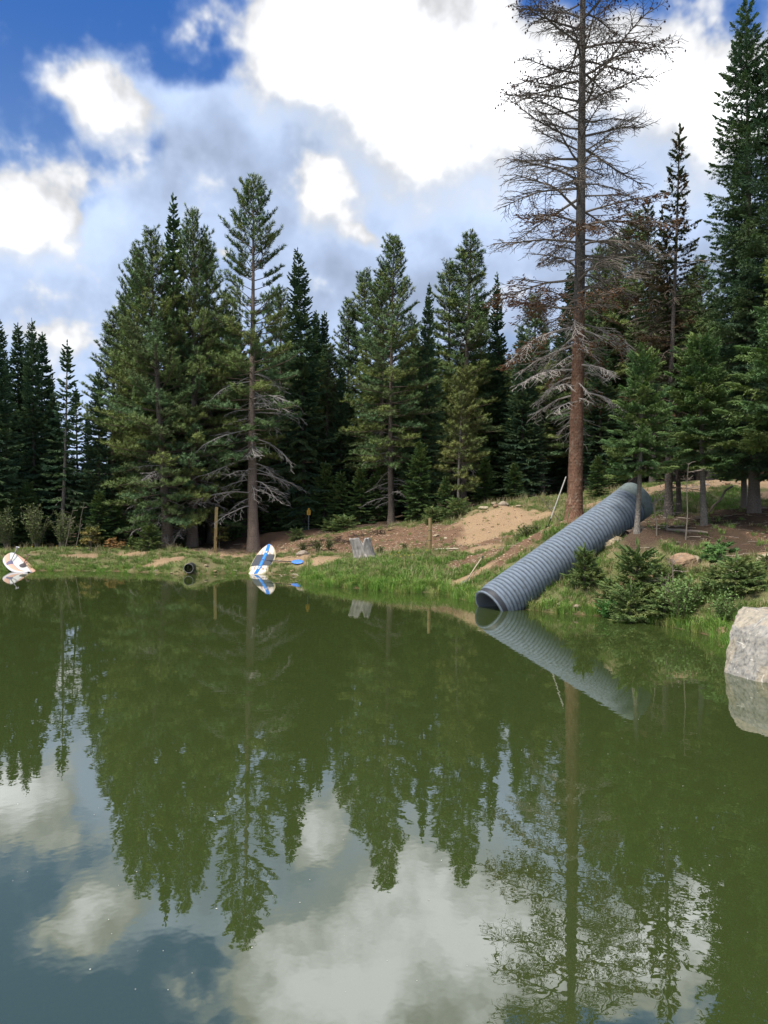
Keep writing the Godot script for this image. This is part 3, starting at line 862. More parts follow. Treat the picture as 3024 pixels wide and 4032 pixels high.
	plant(m.seedling, 4.93, 14.90, 4.92, 1.38, 1.2, 1.2, "spruce_seedling", "yellow-green spruce seedling, tallest on the bank below the pipe", "sapling", bank)
	var low := [[4.42, 15.90, 4.43, 0.89, 1.1], [5.06, 14.70, 5.09, 0.81, 1.3], [5.19, 14.20, 5.22, 0.66, 1.2], [5.46, 15.20, 5.47, 1.01, 1.2], [5.72, 15.00, 5.73, 1.04, 1.1], [6.03, 14.80, 6.04, 1.01, 1.2], [6.15, 14.20, 6.16, 1.08, 1.3], [6.25, 13.60, 6.24, 1.28, 1.25], [6.46, 13.50, 6.46, 1.17, 1.25], [4.66, 14.50, 4.67, 0.67, 1.0], [5.55, 14.20, 5.56, 0.82, 1.2], [5.79, 13.90, 5.80, 0.80, 1.1], [7.06, 14.20, 7.07, 1.28, 1.3], [4.54, 15.40, 4.55, 0.72, 1.0], [6.68, 15.60, 6.69, 1.15, 1.1], [6.74, 15.00, 6.75, 1.19, 1.0]]
	for q in low:
		plant(m.bush, q[0], q[1], q[2], q[3], q[4] * 0.9, q[0] * 7.0, "fir_shrub", "low bushy fir growing on the grassy bank below the pipe", "shrub", "low firs on the grassy bank below the pipe")
	plant(m.pine_green, 6.41, 14.60, 6.36, 1.50, 1.4, 0.3, "pine_sapling", "pine sapling with a bright green pompom top on the bank behind the boulder", "sapling")
	for k in m:
		m[k].free()


func _ready() -> void:
	# camera
	var cam := Camera3D.new()
	cam.name = "camera"
	cam.fov = 67.3
	cam.far = 900.0
	cam.near = 0.05
	add_child(cam)
	cam.position = Vector3(0.0, 2.0, 0.0)
	cam.rotation = Vector3(0.0, 0.0, 0.0122)
	cam.current = true
	# sky, exposure
	var env := Environment.new()
	env.background_mode = Environment.BG_SKY
	env.sky = Sky.new()
	env.sky.sky_material = make_sky()
	env.tonemap_mode = Environment.TONE_MAPPER_LINEAR
	env.tonemap_exposure = 2.5
	env.sdfgi_enabled = true
	env.ssao_enabled = true
	env.ssil_enabled = true
	var we := WorldEnvironment.new()
	we.name = "environment"
	we.environment = env
	add_child(we)
	# sun, veiled by cloud
	var sun := DirectionalLight3D.new()
	sun.name = "sun"
	sun.light_energy = 0.75
	sun.light_color = Color(1.0, 0.97, 0.92)
	sun.light_angular_distance = 18.0
	sun.shadow_enabled = true
	add_child(sun)
	sun.rotation_degrees = Vector3(-60.0, -48.0, 0.0)
	relief.seed = 5
	relief.frequency = 0.55
	relief.fractal_octaves = 4
	patchy.seed = 8
	patchy.frequency = 0.35
	patchy.fractal_octaves = 3
	make_materials()
	fit_ground()
	make_ground()
	var sheet := PlaneMesh.new()
	sheet.size = Vector2(120.0, 27.0)
	var water := setting("pond_water", sheet, mats.water)
	water.position = Vector3(-20.0, 0.0, -12.0)
	forest()
	dead_tree()
	culvert()
	boards()
	yard()
	stones()
	greenery()


# ---------- shapes ----------
# a smooth tube along pts, closed at both ends
func rod(pts: PackedVector3Array, r0: float, r1: float, sides: int, col := Color.WHITE, grain := 0.0, sd := 1) -> ArrayMesh:
	var n := noise(3.0, FastNoiseLite.TYPE_SIMPLEX_SMOOTH, 3, sd)
	var st := SurfaceTool.new()
	st.begin(Mesh.PRIMITIVE_TRIANGLES)
	var rings := pts.size()
	for i in rings:
		var d := (pts[mini(i + 1, rings - 1)] - pts[maxi(i - 1, 0)]).normalized()
		var s := d.cross(Vector3(0.21, 0.55, 0.77)).normalized()
		var u := s.cross(d)
		for k in sides:
			var o := s * cos(TAU * k / sides) + u * sin(TAU * k / sides)
			var q := 1.0 + grain * n.get_noise_3d(o.x * 1.5, i * 0.6, o.z * 1.5)
			var shade := 1.0 + grain * 1.5 * n.get_noise_3d(k * 0.9, i * 0.7, 4.0)
			st.set_color(Color(col.r * shade, col.g * shade, col.b * shade))
			st.add_vertex(pts[i] + o * (lerpf(r0, r1, float(i) / (rings - 1)) * q))
	for i in rings - 1:
		for k in sides:
			var j := (k + 1) % sides
			for e in [i * sides + k, (i + 1) * sides + k, i * sides + j, i * sides + j, (i + 1) * sides + k, (i + 1) * sides + j]:
				st.add_index(e)
	st.generate_normals()
	var m := st.commit()
	var caps := Geo.new()
	for i in [0, rings - 1]:
		var d := (pts[mini(i + 1, rings - 1)] - pts[maxi(i - 1, 0)]).normalized()
		var s := d.cross(Vector3(0.21, 0.55, 0.77)).normalized()
		var u := s.cross(d)
		var r := r0 if i == 0 else r1
		for k in sides:
			var a := s * cos(TAU * k / sides) + u * sin(TAU * k / sides)
			var b := s * cos(TAU * (k + 1) / sides) + u * sin(TAU * (k + 1) / sides)
			caps.tri(pts[i], pts[i] + a * r, pts[i] + b * r, col)
	var both := SurfaceTool.new()
	both.append_from(m, 0, Transform3D())
	var flat := SurfaceTool.new()
	flat.create_from(caps.mesh(), 0)
	flat.generate_normals()
	both.append_from(flat.commit(), 0, Transform3D())
	return both.commit()


# a surface turned round the y axis; profile holds (radius, height)
func turned(profile: PackedVector2Array, sides: int, col := Color.WHITE, sharp := false) -> ArrayMesh:
	var st := SurfaceTool.new()
	st.begin(Mesh.PRIMITIVE_TRIANGLES)
	if sharp:
		st.set_smooth_group(-1)
	st.set_color(col)
	for i in profile.size():
		for k in sides:
			st.add_vertex(Vector3(cos(TAU * k / sides) * profile[i].x, profile[i].y, sin(TAU * k / sides) * profile[i].x))
	for i in profile.size() - 1:
		for k in sides:
			var j := (k + 1) % sides
			for e in [i * sides + k, i * sides + j, (i + 1) * sides + k, i * sides + j, (i + 1) * sides + j, (i + 1) * sides + k]:
				st.add_index(e)
	st.generate_normals()
	return st.commit()


# a plank or plate with cut corners along its length
func block(size: Vector3, cut: float, col := Color.WHITE) -> ArrayMesh:
	var g := Geo.new()
	var x := size.x / 2.0
	var z := size.z / 2.0
	var o := [Vector2(-x + cut, -z), Vector2(x - cut, -z), Vector2(x, -z + cut), Vector2(x, z - cut), Vector2(x - cut, z), Vector2(-x + cut, z), Vector2(-x, z - cut), Vector2(-x, -z + cut)]
	for k in 8:
		var a: Vector2 = o[k]
		var b: Vector2 = o[(k + 1) % 8]
		g.quad(Vector3(a.x, 0, a.y), Vector3(b.x, 0, b.y), Vector3(b.x, size.y, b.y), Vector3(a.x, size.y, a.y), col)
		g.tri(Vector3(0, size.y, 0), Vector3(a.x, size.y, a.y), Vector3(b.x, size.y, b.y), col)
		g.tri(Vector3(0, 0, 0), Vector3(a.x, 0, a.y), Vector3(b.x, 0, b.y), col)
	return g.mesh()


# axes with y along d
func along(d: Vector3, side := Vector3(0.0, 0.0, 1.0)) -> Basis:
	var y := d.normalized()
	var x := y.cross(side).normalized()
	return Basis(x, y, x.cross(y))


# a broken stone: the space left by random cutting planes
func stone_shape(sd: int, size: Vector3, base: Vector3, planes: Array = [], bumpy := 0.05, fine := 3) -> ArrayMesh:
	rng.seed = sd
	var n := noise(1.6, FastNoiseLite.TYPE_SIMPLEX_SMOOTH, 4, sd)
	var cuts := planes.duplicate()
	if cuts.is_empty():
		for i in 11:
			cuts.append([Vector3(rng.randf_range(-1, 1), rng.randf_range(-1, 1), rng.randf_range(-1, 1)).normalized(), rng.randf_range(0.62, 0.95)])
	var ball := SphereMesh.new()
	ball.radial_segments = 8 * fine
	ball.rings = 5 * fine
	var st := SurfaceTool.new()
	st.create_from(ball, 0)
	var a := st.commit().surface_get_arrays(0)
	var v: PackedVector3Array = a[Mesh.ARRAY_VERTEX]
	var idx: PackedInt32Array = a[Mesh.ARRAY_INDEX]
	var p := PackedVector3Array()
	for q in v:
		var d := q.normalized()
		var r := 1.0
		for c in cuts:
			var k: float = d.dot(c[0])
			if k > 0.05:
				r = minf(r, c[1] / k)
		p.append(d * (r * (1.0 + bumpy * n.get_noise_3dv(d * 2.5))) * size)
	var g := Geo.new()
	for i in range(0, idx.size(), 3):
		var m := (p[idx[i]] + p[idx[i + 1]] + p[idx[i + 2]]) / 3.0
		var t := 1.0 + (0.25 if planes.size() else 0.5) * n.get_noise_3dv(m / size * 1.7)
		var b := base
		if planes.size():
			b = base.lerp(Vector3(0.30, 0.33, 0.38), smoothstep(0.0, 0.14, n.get_noise_3dv(m * 0.9 + Vector3(3.0, 0.0, 1.0))) * 0.6)
		g.tri(p[idx[i]], p[idx[i + 1]], p[idx[i + 2]], tone(b, t))
	return g.mesh()


# ---------- the dead tree ----------
func dead_tree() -> void:
	var foot := Vector3(4.95, 1.88, -20.00)
	var t := thing("dead_tree", "tall dead conifer with bare twiggy limbs and reddish flaking bark behind the pipe", "tree", foot)
	t.rotation.z = 0.0
	var h := 19.0
	var col := func(p: Vector3, n: FastNoiseLite) -> Color:
		var k: float = n.get_noise_3d(p.x * 9.0, p.y * 4.0, p.z * 9.0)
		var red := smoothstep(6.6, 4.2, p.y + 1.6 * n.get_noise_3d(p.x * 3.0, p.y * 0.8, p.z * 3.0))
		var b := Vector3(0.135, 0.125, 0.118).lerp(Vector3(0.245, 0.14, 0.098), red)
		var flake := smoothstep(0.18, 0.4, n.get_noise_3d(p.x * 14.0 + 5.0, p.y * 7.0, p.z * 14.0))
		return tone(b.lerp(Vector3(0.34, 0.25, 0.19), flake * red), 1.0 + 0.4 * k)
	part("trunk", trunk_mesh_fine(h, 0.20, col), mats.bark, t)
	rng.seed = 909
	var limbs := Geo.new()
	var rust := Geo.new()
	var cones := Geo.new()
	var y := 3.0
	var turn := 0.0
	while y < 18.6:
		turn += 2.4 + rng.randf_range(-0.5, 0.5)
		var l := 2.1
		var el := 0.0
		var sag := -0.06
		var c := Color(0.20, 0.185, 0.175)
		if y < 5.2:
			l = rng.randf_range(0.7, 2.1)
			el = rng.randf_range(-0.25, 0.15)
			sag = -0.11
			c = Color(0.30, 0.275, 0.26)
		elif y < 9.0:
			l = rng.randf_range(1.0, 2.5)
			el = rng.randf_range(-0.1, 0.3)
			sag = -0.05
			c = Color(0.165, 0.145, 0.13)
		else:
			l = lerpf(2.25, 0.7, smoothstep(11.0, 18.6, y)) * rng.randf_range(0.5, 1.12)
			el = rng.randf_range(-0.1, 0.65)
			sag = rng.randf_range(-0.05, 0.04)
			c = Color(0.125, 0.11, 0.10)
		var d := Vector3(cos(turn) * cos(el), sin(el), sin(turn) * cos(el))
		var tips := []
		dead_branch(limbs, Vector3(0, y, 0) + d * 0.05, d, l, 0.012 + l * 0.011, 0, sag, c, tips)
		if y > 3.4 and y < 8.4 and rng.randf() < 0.32:
			for q in tips:
				if rng.randf() < 0.55:
					for i in 3:
						rust.shoot(q + Vector3(rng.randf_range(-0.05, 0.05), rng.randf_range(-0.05, 0.05), rng.randf_range(-0.05, 0.05)), Vector3(rng.randf_range(-1, 1) + d.x, rng.randf_range(-0.9, 0.4), rng.randf_range(-1, 1) + d.z).normalized(), rng.randf_range(0.08, 0.16), 0.014, tone(Vector3(0.17, 0.095, 0.055), rng.randf_range(0.6, 1.3)))
		if y > 11.0:
			for q in tips:
				if rng.randf() < 0.16:
					for i in 2:
						cones.shoot(q, Vector3(rng.randf_range(-0.4, 0.4), -1.0, rng.randf_range(-0.4, 0.4)).normalized(), 0.075, 0.022, Color(0.07, 0.045, 0.04))
		y += lerpf(0.085, 0.10, y / 18.0) * rng.randf_range(0.5, 1.5)
	part("limbs", limbs.mesh(), mats.twig, t)
	var r := part("dead_needles", rust.mesh(), mats.twig, t)
	r.set_meta("kind", "stuff")
	r.set_meta("label", "rust-brown dead needles clinging to the lower limbs")
	part("cones", cones.mesh(), mats.twig, t).set_meta("kind", "stuff")


func trunk_mesh_fine(h: float, r0: float, colour: Callable) -> ArrayMesh:
	var n := noise(1.0, FastNoiseLite.TYPE_SIMPLEX_SMOOTH, 4, 41)
	var st := SurfaceTool.new()
	st.begin(Mesh.PRIMITIVE_TRIANGLES)
	var rings := 300
	var sides := 26
	for i in rings + 1:
		var y := -0.3 + (h + 0.3) * pow(float(i) / rings, 1.15)
		var t := clampf(y / h, 0.0, 1.0)
		var r := lerpf(r0, 0.02, pow(t, 0.9)) * (1.0 + 0.3 * exp(-maxf(y, 0.0) / 0.35))
		for k in sides:
			var a := TAU * k / sides
			var o := Vector3(cos(a), 0, sin(a))
			var q := 1.0 + 0.07 * n.get_noise_3d(o.x * 9.0, y * 6.0, o.z * 9.0) + 0.10 * exp(-maxf(y, 0.0) / 0.4) * n.get_noise_2d(o.x * 3.0, o.z * 3.0)
			var p := o * (r * q) + Vector3(0.06 * sin(t * 3.0), y, 0.05 * sin(t * 4.0))
			st.set_color(colour.call(p, n))
			st.add_vertex(p)
	for i in rings:
		for k in sides:
			var j := (k + 1) % sides
			for e in [i * sides + k, (i + 1) * sides + k, i * sides + j, i * sides + j, (i + 1) * sides + k, (i + 1) * sides + j]:
				st.add_index(e)
	st.generate_normals()
	return st.commit()


# ---------- pipes ----------
func culvert() -> void:
	var a := Vector3(2.23, 0.0, -16.08)
	var b := Vector3(5.84, 2.30, -18.0)
	var t := thing("corrugated_pipe", "big blue-grey corrugated plastic pipe sloping from the bank into the pond", "pipe", a)
	t.basis = along(b - a, Vector3.UP)
	var l := a.distance_to(b)
	var shell := plain(Color(0.175, 0.215, 0.272), 0.42, 0.5)
	shell.albedo_texture = speckle(noise(0.02, FastNoiseLite.TYPE_SIMPLEX_SMOOTH, 5, 51), [[0.0, Color(0.70, 0.67, 0.61)], [0.30, Color(0.88, 0.87, 0.85)], [0.42, grey(0.96)], [1.0, grey(1.0)]])
	shell.metallic_specular = 0.35
	shell.roughness = 0.6
	triplanar(shell, Vector3(0.9, 0.9, 0.9), true)
	var inside := plain(Color(0.18, 0.21, 0.25), 0.55)
	var gasket := plain(Color(0.035, 0.04, 0.05), 0.5)
	var pitch := 0.095
	var ring := PackedVector2Array()
	for i in 13:
		var s := i / 12.0
		ring.append(Vector2(0.392 + 0.068 * pow(sin(PI * s), 0.42), pitch * s))
	var rib := turned(ring, 64)
	var at := 0.21
	while at < l - 0.22:
		part("rib", rib, shell, t, Transform3D(Basis(), Vector3(0, at, 0)))
		at += pitch
	part("inner_wall", turned(PackedVector2Array([Vector2(0.388, 0.0), Vector2(0.388, l)]), 64), inside, t)
	part("rim", turned(PackedVector2Array([Vector2(0.388, 0.0), Vector2(0.390, -0.006), Vector2(0.427, -0.006), Vector2(0.432, 0.0), Vector2(0.432, 0.028), Vector2(0.42, 0.031)]), 64), shell, t)
	var groove := PackedVector2Array([Vector2(0.42, 0.031)])
	for i in 4:
		groove.append(Vector2(0.420, 0.034 + i * 0.028))
		groove.append(Vector2(0.430, 0.040 + i * 0.028))
		groove.append(Vector2(0.430, 0.052 + i * 0.028))
		groove.append(Vector2(0.420, 0.058 + i * 0.028))
	part("gasket_band", turned(groove, 64), gasket, t)
	part("collar", turned(PackedVector2Array([Vector2(0.42, 0.146), Vector2(0.436, 0.152), Vector2(0.440, 0.164), Vector2(0.432, 0.174), Vector2(0.428, 0.180), Vector2(0.444, 0.188), Vector2(0.446, 0.20), Vector2(0.42, 0.21)]), 64), shell, t)
	var bell := shell.duplicate()
	bell.albedo_color = Color(0.15, 0.19, 0.195).linear_to_srgb()
	part("bell_end", turned(PackedVector2Array([Vector2(0.42, at), Vector2(0.455, at + 0.03), Vector2(0.470, at + 0.07), Vector2(0.472, at + 0.30), Vector2(0.462, at + 0.31), Vector2(0.44, at + 0.31), Vector2(0.395, at + 0.05)]), 64), bell, t)
	var mark := Geo.new()
	for i in 14:
		var f := 2.2 + i * 0.05
		for e in [[f, f + 0.05]]:
			mark.quad(Vector3(cos(e[0]) * 0.475, at + 0.13 + 0.01 * sin(i * 1.3), sin(e[0]) * 0.475), Vector3(cos(e[1]) * 0.475, at + 0.13, sin(e[1]) * 0.475), Vector3(cos(e[1]) * 0.475, at + 0.17, sin(e[1]) * 0.475), Vector3(cos(e[0]) * 0.475, at + 0.16, sin(e[0]) * 0.475), Color.WHITE)
	part("paint_streak", mark.mesh(), plain(Color(0.17, 0.22, 0.07), 0.7), t)
	# small outlet through the dam
	var c := thing("drain_pipe", "small black drain pipe poking out of the sandy dam at the waterline", "pipe", Vector3(-6.00, 0.19, -23.70))
	c.basis = along(Vector3(-0.05, 0.02, -1.0), Vector3.UP)
	var black := plain(Color(0.03, 0.03, 0.033), 0.5)
	part("outer_wall", turned(PackedVector2Array([Vector2(0.148, 0.0), Vector2(0.150, 0.02), Vector2(0.150, 1.1)]), 40), black, c)
	part("inner_wall", turned(PackedVector2Array([Vector2(0.132, 0.0), Vector2(0.132, 1.1)]), 40), black, c)
	part("rim", turned(PackedVector2Array([Vector2(0.132, 0.0), Vector2(0.135, -0.008), Vector2(0.145, -0.008), Vector2(0.148, 0.0)]), 40), plain(Color(0.16, 0.16, 0.16), 0.6), c)


# ---------- boards and paddles ----------
var board_half := 0.4
var board_long := 2.4
var board_thick := 0.13


func deck_point(s: float, u: float, lift: float) -> Vector3:
	var w := board_half * pow(maxf(0.0, 1.0 - pow(absf(2.0 * s - 1.0), 2.5)), 0.52)
	var y := board_thick * 0.5 * sqrt(maxf(0.0, 1.0 - pow(absf(u), 5.0))) + 0.10 * pow(absf(2.0 * s - 1.0), 3.0)
	return Vector3(u * w, y + lift, -s * board_long)


func board_body(col: Color) -> ArrayMesh:
	var st := SurfaceTool.new()
	st.begin(Mesh.PRIMITIVE_TRIANGLES)
	st.set_color(col)
	var n := 44
	var m := 24
	for i in n + 1:
		var s := 0.002 + 0.996 * (0.5 - 0.5 * cos(PI * i / n))
		for k in m:
			var a := TAU * k / m
			var u := signf(cos(a)) * pow(absf(cos(a)), 0.6)
			var p := deck_point(s, u, 0.0)
			var rise := 0.10 * pow(absf(2.0 * s - 1.0), 3.0)
			p.y = rise + (p.y - rise if sin(a) >= 0.0 else -(p.y - rise))
			st.add_vertex(p)
	for i in n:
		for k in m:
			var j := (k + 1) % m
			for e in [i * m + k, (i + 1) * m + k, i * m + j, i * m + j, (i + 1) * m + k, (i + 1) * m + j]:
				st.add_index(e)
	st.generate_normals()
	return st.commit()


func deck_patch(s0: float, s1: float, u0: float, u1: float, lift: float, col := Color.WHITE) -> ArrayMesh:
	var g := Geo.new()
	var n := 16
	var m := 8
	for i in n:
		for k in m:
			var a := lerpf(s0, s1, float(i) / n)
			var b := lerpf(s0, s1, float(i + 1) / n)
			var c := lerpf(u0, u1, float(k) / m)
			var d := lerpf(u0, u1, float(k + 1) / m)
			g.quad(deck_point(a, c, lift), deck_point(b, c, lift), deck_point(b, d, lift), deck_point(a, d, lift), col)
	return g.mesh()


# a strip of the deck of constant width in metres
func deck_strip(s0: float, s1: float, x0: float, x1: float, lift: float) -> ArrayMesh:
	var g := Geo.new()
	var n := 24
	for i in n:
		var e := []
		for s in [lerpf(s0, s1, float(i) / n), lerpf(s0, s1, float(i + 1) / n)]:
			var w: float = maxf(0.02, deck_point(s, 1.0, 0.0).x)
			for x in [x0, (x0 + x1) / 2.0, x1]:
				e.append(deck_point(s, clampf(x / w, -0.93, 0.93), lift))
		g.quad(e[0], e[3], e[4], e[1], Color.WHITE)
		g.quad(e[1], e[4], e[5], e[2], Color.WHITE)
	return g.mesh()


func paddle(label: String, at: Transform3D, length: float, blade: Color, shaft: Color, grip: Color) -> void:
	var t := thing("paddle", label, "paddle", at.origin)
	t.basis = at.basis
	part("shaft", rod(PackedVector3Array([Vector3(0, 0.0, 0), Vector3(0, length * 0.5, 0), Vector3(0, length, 0)]), 0.015, 0.015, 10, shaft), mats.twig, t)
	var outline := PackedVector2Array()
	var g := Geo.new()
	for side in [-1.0, 1.0]:
		for i in 14:
			var y0 := -0.42 + 0.44 * i / 14.0
			var y1 := -0.42 + 0.44 * (i + 1) / 14.0
			var w0 := blade_width(y0)
			var w1 := blade_width(y1)
			var h := Vector3(0, 0, 0.012 * side)
			g.quad(Vector3(-w0, y0, 0), Vector3(-w1, y1, 0), Vector3(0, y1, 0) + h, Vector3(0, y0, 0) + h, blade)
			g.quad(Vector3(w0, y0, 0), Vector3(w1, y1, 0), Vector3(0, y1, 0) + h, Vector3(0, y0, 0) + h, blade)
	outline.clear()
	part("blade", g.mesh(), tinted(0.45, 0.5), t)
	part("grip", rod(PackedVector3Array([Vector3(-0.055, length, 0), Vector3(0, length + 0.015, 0), Vector3(0.055, length, 0)]), 0.018, 0.018, 8, grip), mats.twig, t)


func blade_width(y: float) -> float:
	var s := (y + 0.42) / 0.44
	return 0.10 * pow(maxf(0.0, sin(PI * clampf(0.06 + s * 0.90, 0.0, 1.0))), 0.7) * (1.12 - 0.35 * s)


func boards() -> void:
	# blue-striped board
	board_half = 0.37
	board_long = 2.5
	board_thick = 0.15
	var foot := Vector3(-4.00, -0.17, -24.0)
	var head := Vector3(-3.90, 0.70, -26.35)
	var t := thing("paddle_board", "cream paddle board with blue centre stripe and black deck pads leaning on the bank", "board", foot)
	t.basis = lying(head - foot, 0.05)
	var cream := plain(Color(0.62, 0.56, 0.36), 0.35)
	part("hull", board_body(Color.WHITE), cream, t)
	var wood := plain(Color(0.78, 0.76, 0.74), 0.4)
	wood.albedo_texture = speckle(noise(0.012, FastNoiseLite.TYPE_SIMPLEX_SMOOTH, 4, 61), [[0.0, Color(0.62, 0.50, 0.44)], [0.45, Color(0.95, 0.92, 0.9)], [1.0, grey(1.0)]], 256)
	triplanar(wood, Vector3(2.5, 2.5, 0.8))
	var deck := part("deck", deck_patch(0.03, 0.975, -0.82, 0.82, 0.003), wood, t)
	var pad := plain(Color(0.055, 0.06, 0.075), 0.85)
	for x in [-0.88, 0.06]:
		part("deck_pad", deck_patch(0.36, 0.72, x, x + 0.82, 0.010), pad, deck)
	var blue := plain(Color(0.03, 0.19, 0.62), 0.4)
	part("stripe", deck_strip(0.05, 0.985, -0.055, 0.055, 0.014), blue, deck)
	part("stripe", deck_strip(0.36, 0.72, -0.018, 0.018, 0.019), plain(Color(0.10, 0.33, 0.75), 0.4), deck)
	var white := plain(Color(0.75, 0.77, 0.8), 0.5)
	for s in [0.24, 0.275, 0.31, 0.76, 0.79]:
		part("lettering", deck_strip(s, s + 0.018, -0.03 - 0.012 * sin(s * 90.0), 0.03, 0.021), white, deck)
	part("handle", deck_strip(0.525, 0.55, -0.03, 0.03, 0.024), plain(Color(0.02, 0.03, 0.12), 0.6), t)
	# orange and white board
	board_half = 0.42
	board_long = 2.2
	board_thick = 0.13
	foot = Vector3(-10.95, -0.13, -23.7)
	head = Vector3(-12.45, 0.42, -25.6)
	var o := thing("paddle_board", "orange and white paddle board half in the water with paddles lying on it", "board", foot)
	o.basis = lying(head - foot, -0.12)
	part("hull", board_body(Color.WHITE), plain(Color(0.55, 0.52, 0.56), 0.35), o)
	part("deck", deck_patch(0.03, 0.975, -0.42, 0.42, 0.004), plain(Color(0.70, 0.71, 0.68), 0.45), o)
	for x in [-1.0, 1.0]:
		part("side_band", deck_patch(0.04, 0.965, 0.50 * x, 0.90 * x, 0.004), plain(Color(0.66, 0.41, 0.31), 0.45), o)
		part("pinstripe", deck_patch(0.04, 0.965, 0.425 * x, 0.49 * x, 0.005), plain(Color(0.42, 0.36, 0.38), 0.5), o)
	var up := o.basis.y
	var spot := func(s: float, u: float, lift: float) -> Vector3: return o.transform * deck_point(s, u, lift)
	var p0: Vector3 = spot.call(0.62, -0.5, 0.04)
	var p1: Vector3 = spot.call(0.98, 0.7, 0.10)
	paddle("paddle with a grey-violet blade and white grip lying on the orange board", Transform3D(facing(p1 - p0, up), p0), 1.15, Color(0.16, 0.15, 0.24), Color(0.20, 0.19, 0.22), Color(0.7, 0.7, 0.72))
	p0 = spot.call(0.52, 0.3, 0.04)
	p1 = spot.call(0.85, 1.25, 0.12)
	paddle("dark paddle lying across the orange board with its shaft past the rail", Transform3D(facing(p1 - p0, up), p0), 0.95, Color(0.09, 0.075, 0.085), Color(0.16, 0.09, 0.08), Color(0.1, 0.1, 0.1))
	# the blue paddle on the bank
	p0 = on_ground(-2.95, 24.75, 0.06)
	p1 = on_ground(-3.95, 25.25, 0.10)
	paddle("paddle with a bright blue blade lying on the bank beside the striped board", Transform3D(facing(p1 - p0, Vector3(0.3, 0.6, 0.74)), p0), 1.15, Color(0.04, 0.19, 0.68), Color(0.03, 0.035, 0.05), Color(0.5, 0.55, 0.6))


# axes of a board: -z runs from its tail in the water to its nose
func lying(d: Vector3, roll: float) -> Basis:
	var z := -d.normalized()
	var x := Vector3.UP.cross(z).normalized()
	return Basis(x, z.cross(x), z).rotated(z, roll)


# axes of a paddle: y along the shaft, z as near as can be to up
func facing(d: Vector3, up: Vector3) -> Basis:
	var y := d.normalized()
	var x := y.cross(up).normalized()
	return Basis(x, y, x.cross(y))


